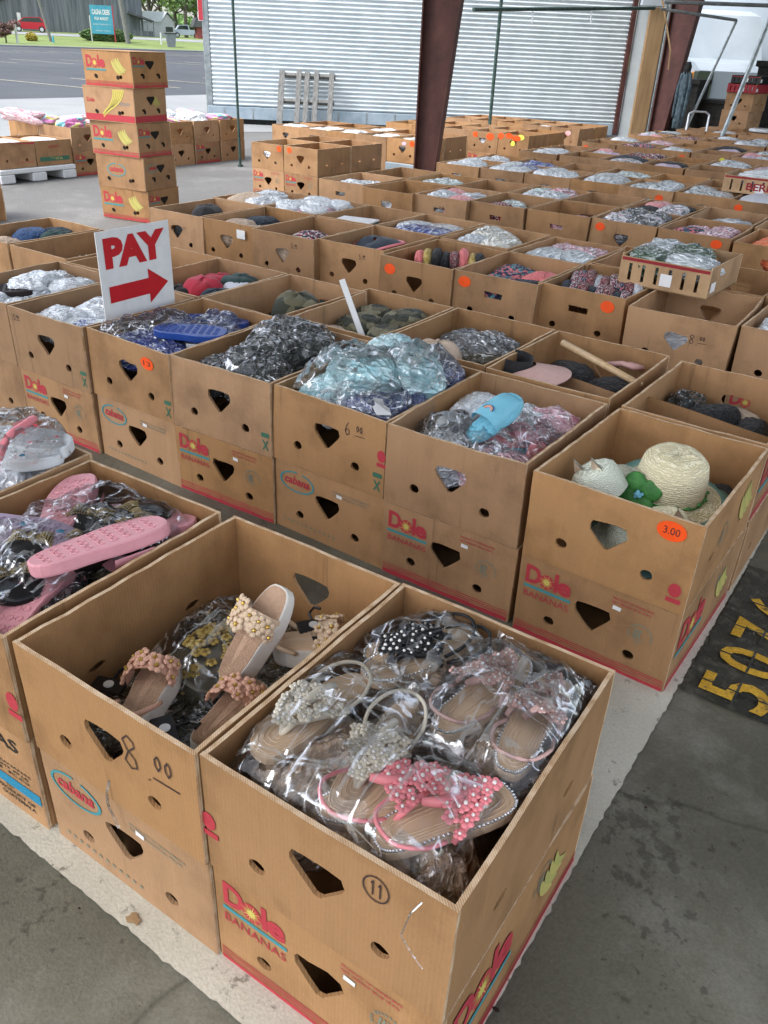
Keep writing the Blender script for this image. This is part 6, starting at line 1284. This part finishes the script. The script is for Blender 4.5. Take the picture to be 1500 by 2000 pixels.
for i,(x,y,wx,wy,rz) in enumerate(((-1.55,1.33,.22,.2,.1),(-1.42,1.44,.15,.2,.4),(-1.60,1.20,.16,.16,0))):
    o=film_sheet(None,x,y,wx,wy,.435,.045,rz,81+i,'film_hazy',amp=.016); tag(o,'clear bag over blue slides beside the PAY sign, '+['centre','right','front'][i],'bag')
many_stub=None
def many(rows,noun,name,cat,where,grp,h=.06):
    for i,(x,y,t_,m,hx,hy,lb) in enumerate(rows): L('bag' if m.startswith('wrap') else 'cloth',m,x,y,t_,hx,hy,h,i*.9,'%s %s, %s %s'%(CN[m],noun,lb,where),name,cat,grp)
many([(-1.95,1.20,.445,'wrap_white',.10,.09,'front'),(-1.80,1.20,.43,'wrap_blue',.10,.09,'right front'),(-1.90,1.34,.455,'wrap_white',.12,.10,'centre'),(-1.78,1.44,.45,'wrap_blue',.08,.10,'right rear'),(-1.96,1.47,.44,'wrap_white',.07,.09,'left rear')],'bagged slides','bagged_slides','slides','of the box left of the PAY sign','bagged slides left of the PAY sign')
slide(-1.90,1.15,.425,R(-68),'white slide with blue strap in the box left of the PAY sign',sole='rubber_white',ry=R(184),smat='rubber_blue',L_=.24)
many([(-2.38,1.20,.44,'wrap_white',.09,.09,'front'),(-2.20,1.22,.43,'wrap_silver',.09,.10,'right front'),(-2.34,1.38,.475,'wrap_white',.12,.10,'centre'),(-2.18,1.44,.465,'wrap_white',.08,.10,'right rear'),(-2.38,1.50,.45,'wrap_silver',.07,.07,'left rear')],'bagged flip-flops','bagged_flip_flops','flip-flops','of the white flip-flop box','bagged white flip-flops')
slide(-2.44,1.15,.435,R(-40),'black flip-flop sole at the left of the white flip-flop box',sole='dark_sole',ry=R(186),L_=.24)
# --- back row of the second block
def cap(x,y,z,rz,mat,label,s=1.0,rx=0,visor=True,cat='hat'):
    o=empty('peaked_hat',(x,y,z)); o.rotation_euler=(rx,0,rz); o.scale=(s,s,s); tag(o,label,cat)
    mb=MB(); off=Vector((x,y,0)); mb.grid(lambda u,v:((.088*math.cos(2*PI*u)*math.cos(v*PI/2)**.55*(1+.08*noise.noise(Vector((math.cos(2*PI*u)*2,math.sin(2*PI*u)*2,v*3))+off))),(.105*math.sin(2*PI*u)*math.cos(v*PI/2)**.55),.085*math.sin(v*PI/2)+.012*noise.noise(Vector((math.cos(2*PI*u)*2,math.sin(2*PI*u)*2,v*2))-off)),32,10,mat); mb.build('crown',o,smooth=True)
    if visor:
        mb=MB(); f=lambda dz:(lambda u,v:(-.08+.16*u,-.085-.075*v*math.sin(PI*(.12+.76*u)),.012-.014*(2*u-1)**2-.012*v+dz)); mb.grid(f(.003),14,6,mat); mb.grid(f(0),14,6,mat); mb.build('visor',o,smooth=True)
    mb=MB(); mb.sphere((0,0,.088),(.008,.008,.004),mat,8,5); mb.build('button',o)
cap(-1.91,1.86,.355,R(30),'cloth_red','crumpled red knit cap nearest in the cap box behind the PAY sign',1.05,visor=False); cap(-1.97,2.0,.350,R(80),'cloth_red','folded red cap behind the crumpled one',.9); cap(-1.79,1.97,.350,R(120),'cloth_white','white cap at the right of the knit cap box',.9); cap(-1.84,2.06,.355,R(100),'cloth_darkgreen','dark green cap at the rear of the knit cap box',1.0,visor=False); cap(-1.97,1.74,.335,R(10),'cloth_black','black cap under the PAY sign edge',.95); cap(-1.80,1.83,.335,R(200),'cloth_navy','navy cap under the white cap in the knit cap box',1.0)
many([(-1.96,1.72,.36,'cloth_navy',.10,.09,'front left'),(-1.78,1.74,.35,'cloth_black',.10,.09,'front right'),(-1.78,2.0,.36,'cloth_navy',.10,.09,'rear right')],'knit cap','knit_hat','hat','at the bottom of the knit cap box','bottom layer of knit caps',.05)
cap(-1.43,1.90,.360,R(60),'cloth_camo','dark camouflage cap standing in its own box',1.15,visor=True); many([(-1.53,1.78,.35,'cloth_black',.09,.11,'left'),(-1.34,1.80,.33,'cloth_black',.08,.12,'right')],'cap','knit_hat','hat','under the dark camouflage cap','black caps below the camouflage one',.05)
many([(-1.17,1.77,.41,'cloth_beige',.07,.08,'left front'),(-1.13,1.92,.43,'cloth_camo',.10,.10,'centre'),(-1.00,2.05,.455,'cloth_camo',.12,.09,'right rear'),(-1.16,2.05,.43,'cloth_camo',.09,.08,'left rear'),(-.96,1.86,.43,'cloth_camo',.08,.10,'right'),(-1.02,1.74,.40,'cloth_camo',.10,.08,'front')],'soft cap','soft_hat','hat','of the camouflage cap box','camouflage caps with the white stick',.06)
mb=MB(); mb.bbox(-.010,.010,-.003,.003,0,.24,'label_white',.001); o=mb.build('white_stick',loc=(-.955,1.70,.40)); o.rotation_euler=(R(-4),R(-22),R(30)); tag(o,'white flat stick standing up among the camouflage caps','stick')
many([(-.70,1.86,.40,'wrap_grey',.12,.16,'left'),(-.60,1.98,.445,'wrap_grey',.12,.14,'centre'),(-.52,1.86,.42,'wrap_olive',.05,.14,'right'),(-.76,2.04,.42,'wrap_grey',.07,.09,'left rear')],'bagged caps','bagged_hats','hats','of the box right of the white stick','bagged grey caps',.07)
cap(-.72,1.78,.375,R(-60),'cloth_beige','beige cap with its peak showing under the bagged grey caps',.9)
# pink visor: wide curved brim and dark band
o=empty('sun_visor',(-.205,1.815,.385),R(-68)); o.location=(-.325,1.765,.385); o.rotation_euler=(R(4),R(0),R(100)); tag(o,'large pink sun visor with a dark band','visor')
mb=MB(); f=lambda dz:(lambda u,v:((.055+.10*v)*math.sin(PI*(u-.5)*.94)*1.0,-(.060+.115*v)*math.cos(PI*(u-.5)*.94)+.12,.058-.05*(2*u-1)**2*(.5+.5*v)-.010*v+dz)); mb.grid(f(.003),28,8,'visor_pink') if 'visor_pink' in MATS else None
soft('visor_pink',(.72,.47,.42),.45); mb=MB(); mb.grid(f(.003),28,8,'visor_pink'); mb.grid(f(0),28,8,'visor_pink'); mb.build('brim',o,smooth=True)
mb=MB(); mb.grid(lambda u,v:(.056*math.sin(PI*(u-.5)*1.2),-.058*math.cos(PI*(u-.5)*1.2)+.13,.030+.045*v),20,3,'cloth_black'); mb.build('head_band',o,smooth=True)
mb=MB(); mb.tube([(-.385,2.06,.452),(-.22,1.985,.440),(-.045,1.885,.435)],[.012,.0115,.010],'stick_wood' if False else 'wood_pale',10) if 'wood_pale' in MATS else None
noise_mat('wood_pale',(.50,.34,.18),(.62,.44,.26),8,stretch=(1,6,1),rough=.5,coat=.2); mb=MB(); mb.tube([(-.385,2.06,.452),(-.22,1.985,.440),(-.045,1.885,.435)],[.012,.0115,.010],'wood_pale',10); tag(mb.build('wooden_stick',smooth=True),'pale wooden stick lying across the pink visor box','stick')
mb=MB(); mb.tube([(-.22,2.06,.415),(-.17,2.07,.425),(-.125,2.045,.43),(-.105,2.07,.425),(-.15,2.095,.42),(-.2,2.085,.412)],[.008,.010,.009,.009,.009,.007],'strap_blush',8); tag(mb.build('fabric_strap',smooth=True),'folded beige strap behind the wooden stick','strap')
many([(-.33,2.02,.40,'cloth_black',.09,.08,'left rear'),(-.14,2.0,.39,'cloth_black',.09,.09,'right rear'),(-.33,1.76,.36,'cloth_beige',.09,.08,'left front'),(-.17,1.76,.34,'cloth_black',.10,.08,'right front')],'cloth item','cloth_item','garment','of the pink visor box','cloth items around the pink visor',.05)
many([(.06,2.01,.40,'wrap_black',.06,.08,'left rear'),(.16,1.97,.395,'cloth_black',.10,.05,'middle rear'),(.29,1.96,.38,'cloth_black',.09,.05,'right rear'),(.24,2.06,.37,'cloth_beige',.08,.03,'rear wall')],'item','bagged_item','bag','of the divided right hand box','items behind the divider',.05)
many([(.05,1.72,.365,'wrap_green',.05,.06,'left'),(.13,1.70,.385,'wrap_silver',.05,.06,'middle'),(.25,1.71,.385,'wrap_silver',.06,.06,'right'),(.33,1.72,.36,'wrap_green',.05,.06,'far right')],'shiny bag','shiny_bag','bag','in the front compartment of the divided box','shiny bags before the divider',.05)
many([(-2.86,2.02,.35,'cloth_black',.10,.08,'right'),(-2.72,1.80,.33,'cloth_black',.13,.14,'front'),(-2.62,2.0,.34,'cloth_black',.09,.10,'rear')],'beaded item','beaded_item','garment','of the bead box','black beaded items',.04)
mb=MB(); q=random.Random(9)
for i in range(40): mb.sphere((-2.80+q.uniform(-.08,.12),1.98+q.uniform(-.06,.08),.352+q.uniform(-.004,.01)),.008,'pearl',7,5)
tag(mb.build('bead_string'),'heap of shiny round beads at the rear of the bead box','beads')
mb_=MATS
many([(-3.20,1.95,.45,'cloth_blue',.10,.09,'centre'),(-3.06,2.0,.455,'cloth_darkgreen',.10,.07,'right'),(-3.22,1.80,.42,'cloth_beige',.10,.09,'front'),(-3.04,1.84,.42,'cloth_blue',.09,.10,'front right'),(-3.14,2.05,.45,'cloth_navy',.10,.07,'rear')],'knit hat','knit_hat','hat','of the farthest left box','knit hats at the far left',.07)
many([(-2.28,1.80,.30,'cloth_black',.14,.16,'bottom')],'cloth','folded_garment','garment','of the half hidden box',None,.03)
# --- third block specials
cap(-3.02,2.98,.375,R(20),'cloth_black','black cap in the leftmost box of the third block',1.1)
o=empty('sun_visor',(-1.86,3.04,.40),R(-30)); o.rotation_euler=(R(10),R(-6),R(-30)); tag(o,'wide dark grey visor hat with pink edge in the third block','visor')
mb=MB(); rg=lambda r_,zz:[(r_*math.cos(2*PI*j/36),r_*math.sin(2*PI*j/36)*.8,zz+.012*math.cos(4*PI*j/36)) for j in range(36)]
mb.loft([rg(.02,.04),rg(.07,.045),rg(.12,.035),rg(.165,.012)],'cloth_charcoal' if 'cloth_charcoal' in MATS else 'cloth_navy',cap=False); mb.build('brim',o,smooth=True); mb=MB(); mb.tube([p for p in rg(.167,.012)]+[rg(.167,.012)[0]],.007,'strap_pink',6,cap=False); mb.build('edge_trim',o)
def rolls(x0,y0,n,dx,dy,z,mats,rz,label,grp,hx=.028,hy=.10):
    for i in range(n): lump('roll',mats[i%len(mats)],x0+dx*i,y0+dy*i,z+.006*(i%3),hx,hy,.045,rz,'rolled_garment','%s, %s of %s'%(label,ORD[i],'ten' if n>9 else str(n)),'garment',grp,rng,.15)
rolls(-1.53,2.93,8,.040,.018,.41,['cloth_coral','cloth_gold','cloth_black','cloth_black','cloth_stripe'],.5,'rolled knit in the box left of the red handled one','rolled knits')
rolls(-.75,3.02,9,.036,.0,.42,['cloth_pattern','cloth_multi','cloth_stripe','cloth_white','cloth_stripe'],.35,'patterned rolled knit in the box left of the crate','patterned rolled knits')
rolls(-.72,2.86,8,.038,.0,.41,['cloth_navy','cloth_pattern','cloth_stripe'],.3,'front row patterned knit in the box left of the crate','front patterned knits',hy=.08)
for i,(x,y,t_,rz,lb) in enumerate(((-2.72,3.36,.485,.1,'front left'),(-2.60,3.50,.488,.1,'centre'),(-2.50,3.36,.483,.0,'front right'),(-2.44,3.58,.487,.05,'rear right'),(-2.72,3.62,.483,.1,'rear left'))):
    lump('fold','wrap_white',x,y,t_-.02,.085,.062,.02,rz,'flat_package','flat white bagged package in the third block, '+lb,'package','flat white packages')
o=empty('white_carton',(-2.24,3.38,.385),R(12)); tag(o,'white topped carton with dark green side in the third block','carton'); mb=MB(); mb.bbox(-.11,.11,-.07,.07,.0,.052,'cloth_darkgreen',.004); mb.build('body',o); mb=MB(); mb.bbox(-.112,.112,-.072,.072,.0525,.062,'label_white',.003); mb.build('lid',o)
lump('fold','wrap_white',-1.86,3.50,.42,.15,.14,.03,.1,'flat_package','large flat white and blue package in the third block','package')
mb=MB(); mb.bbox(-.03,.03,0,.003,0,.045,'label_white',.001); o=mb.build('price_card',loc=(-2.515,2.722,.39)); tag(o,'white paper card stuck on the second box of the third block','card')

# ================================================================== keep the goods inside the walls of their boxes
bpy.context.view_layer.update()
def owner(c):
    for b in OPEN:
        dx,dy=c.x-b[0],c.y-b[1]; cs,sn=math.cos(b[2]),math.sin(b[2]); lx,ly=cs*dx+sn*dy,-sn*dx+cs*dy
        if abs(lx)<b[3]/2 and abs(ly)<b[4]/2 and b[5]-.02<c.z<b[5]+BH+.12: return b
    return None
KEEPOUT=('plastic_strand','price_card','wooden_stick','fruit_crate','berry_crate','pay_sign','box_divider','white_stick','wooden_pallet','banana_box','fabric_strap','plastic_pallet','blue_tray')
def tree_meshes(o):
    r=[o] if o.type=='MESH' else []
    for c in o.children: r+=tree_meshes(c)
    return r
LMS=set(m.name for v in LM.values() for m in v)
MARG=.013
for o in [x for x in COL.objects if x.parent is None and x.get('category')]:
    if any(o.name.startswith(k) for k in KEEPOUT) or o.get('kind'): continue
    ms=tree_meshes(o)
    if not ms or abs(o.location.x)>7.9 or o.location.z>1: continue
    if (o.get('group') or '') in ('shiny bags in the slotted crate','bags in the berry crate','bagged goods on the yard row','pink striped rolls'): continue
    pts=[m.matrix_world@Vector(c) for m in ms if m.name.split('.')[0]!='plastic_bag' or len(ms)==1 for c in m.bound_box]
    cen=sum(pts,Vector())/len(pts); b=owner(cen)
    if not b: continue
    cs,sn=math.cos(b[2]),math.sin(b[2]); loc=lambda p:(cs*(p.x-b[0])+sn*(p.y-b[1]),-sn*(p.x-b[0])+cs*(p.y-b[1]))
    islump=o.type=='MESH' and o.data.name in LMS
    if not (len(ms)==1 and ms[0].name.startswith('plastic_bag')):
        q=[loc(m.matrix_world@v.co) for m in ms if not m.name.startswith('plastic_bag') for v in list(m.data.vertices)[::3]]
        x0,x1=min(p[0] for p in q),max(p[0] for p in q); y0,y1=min(p[1] for p in q),max(p[1] for p in q)
        X,Y=b[3]/2-MARG,b[4]/2-MARG; sx=min(1,2*X/(x1-x0)); sy=min(1,2*Y/(y1-y0))
        if islump and (sx<1 or sy<1): o.scale=(o.scale[0]*sx,o.scale[1]*sy,o.scale[2])
        elif min(sx,sy)<1: k=max(.8,min(sx,sy)); o.scale=tuple(a*k for a in o.scale); sx=sy=k
        mx,my=(x0+x1)/2,(y0+y1)/2; ol=loc(o.location)
        hx,hy=(x1-x0)/2*sx,(y1-y0)/2*sy; ncx=min(max(mx,-X+hx),X-hx) if hx<X else 0; ncy=min(max(my,-Y+hy),Y-hy) if hy<Y else 0
        # the centre moves with the scaled offset of the origin
        nox=ncx+(ol[0]-mx)*sx; noy=ncy+(ol[1]-my)*sy
        o.location.x=b[0]+cs*nox-sn*noy; o.location.y=b[1]+sn*nox+cs*noy
bpy.context.view_layer.update()
for m in [x for x in COL.objects if x.name.startswith('plastic_bag')]:
    M_=m.matrix_world; cen=M_@(sum((v.co for v in m.data.vertices),Vector())/len(m.data.vertices)); b=owner(cen)
    if not b: continue
    cs,sn=math.cos(b[2]),math.sin(b[2]); Mi=M_.inverted(); X,Y=b[3]/2-.011,b[4]/2-.011
    for v in m.data.vertices:
        p=M_@v.co; lx,ly=cs*(p.x-b[0])+sn*(p.y-b[1]),-sn*(p.x-b[0])+cs*(p.y-b[1])
        nx,ny=min(max(lx,-X),X),min(max(ly,-Y),Y)
        if nx!=lx or ny!=ly:
            over=abs(nx-lx)+abs(ny-ly); v.co=Mi@Vector((b[0]+cs*nx-sn*ny,b[1]+sn*nx+cs*ny,p.z+over*.25))
    m.data.update()
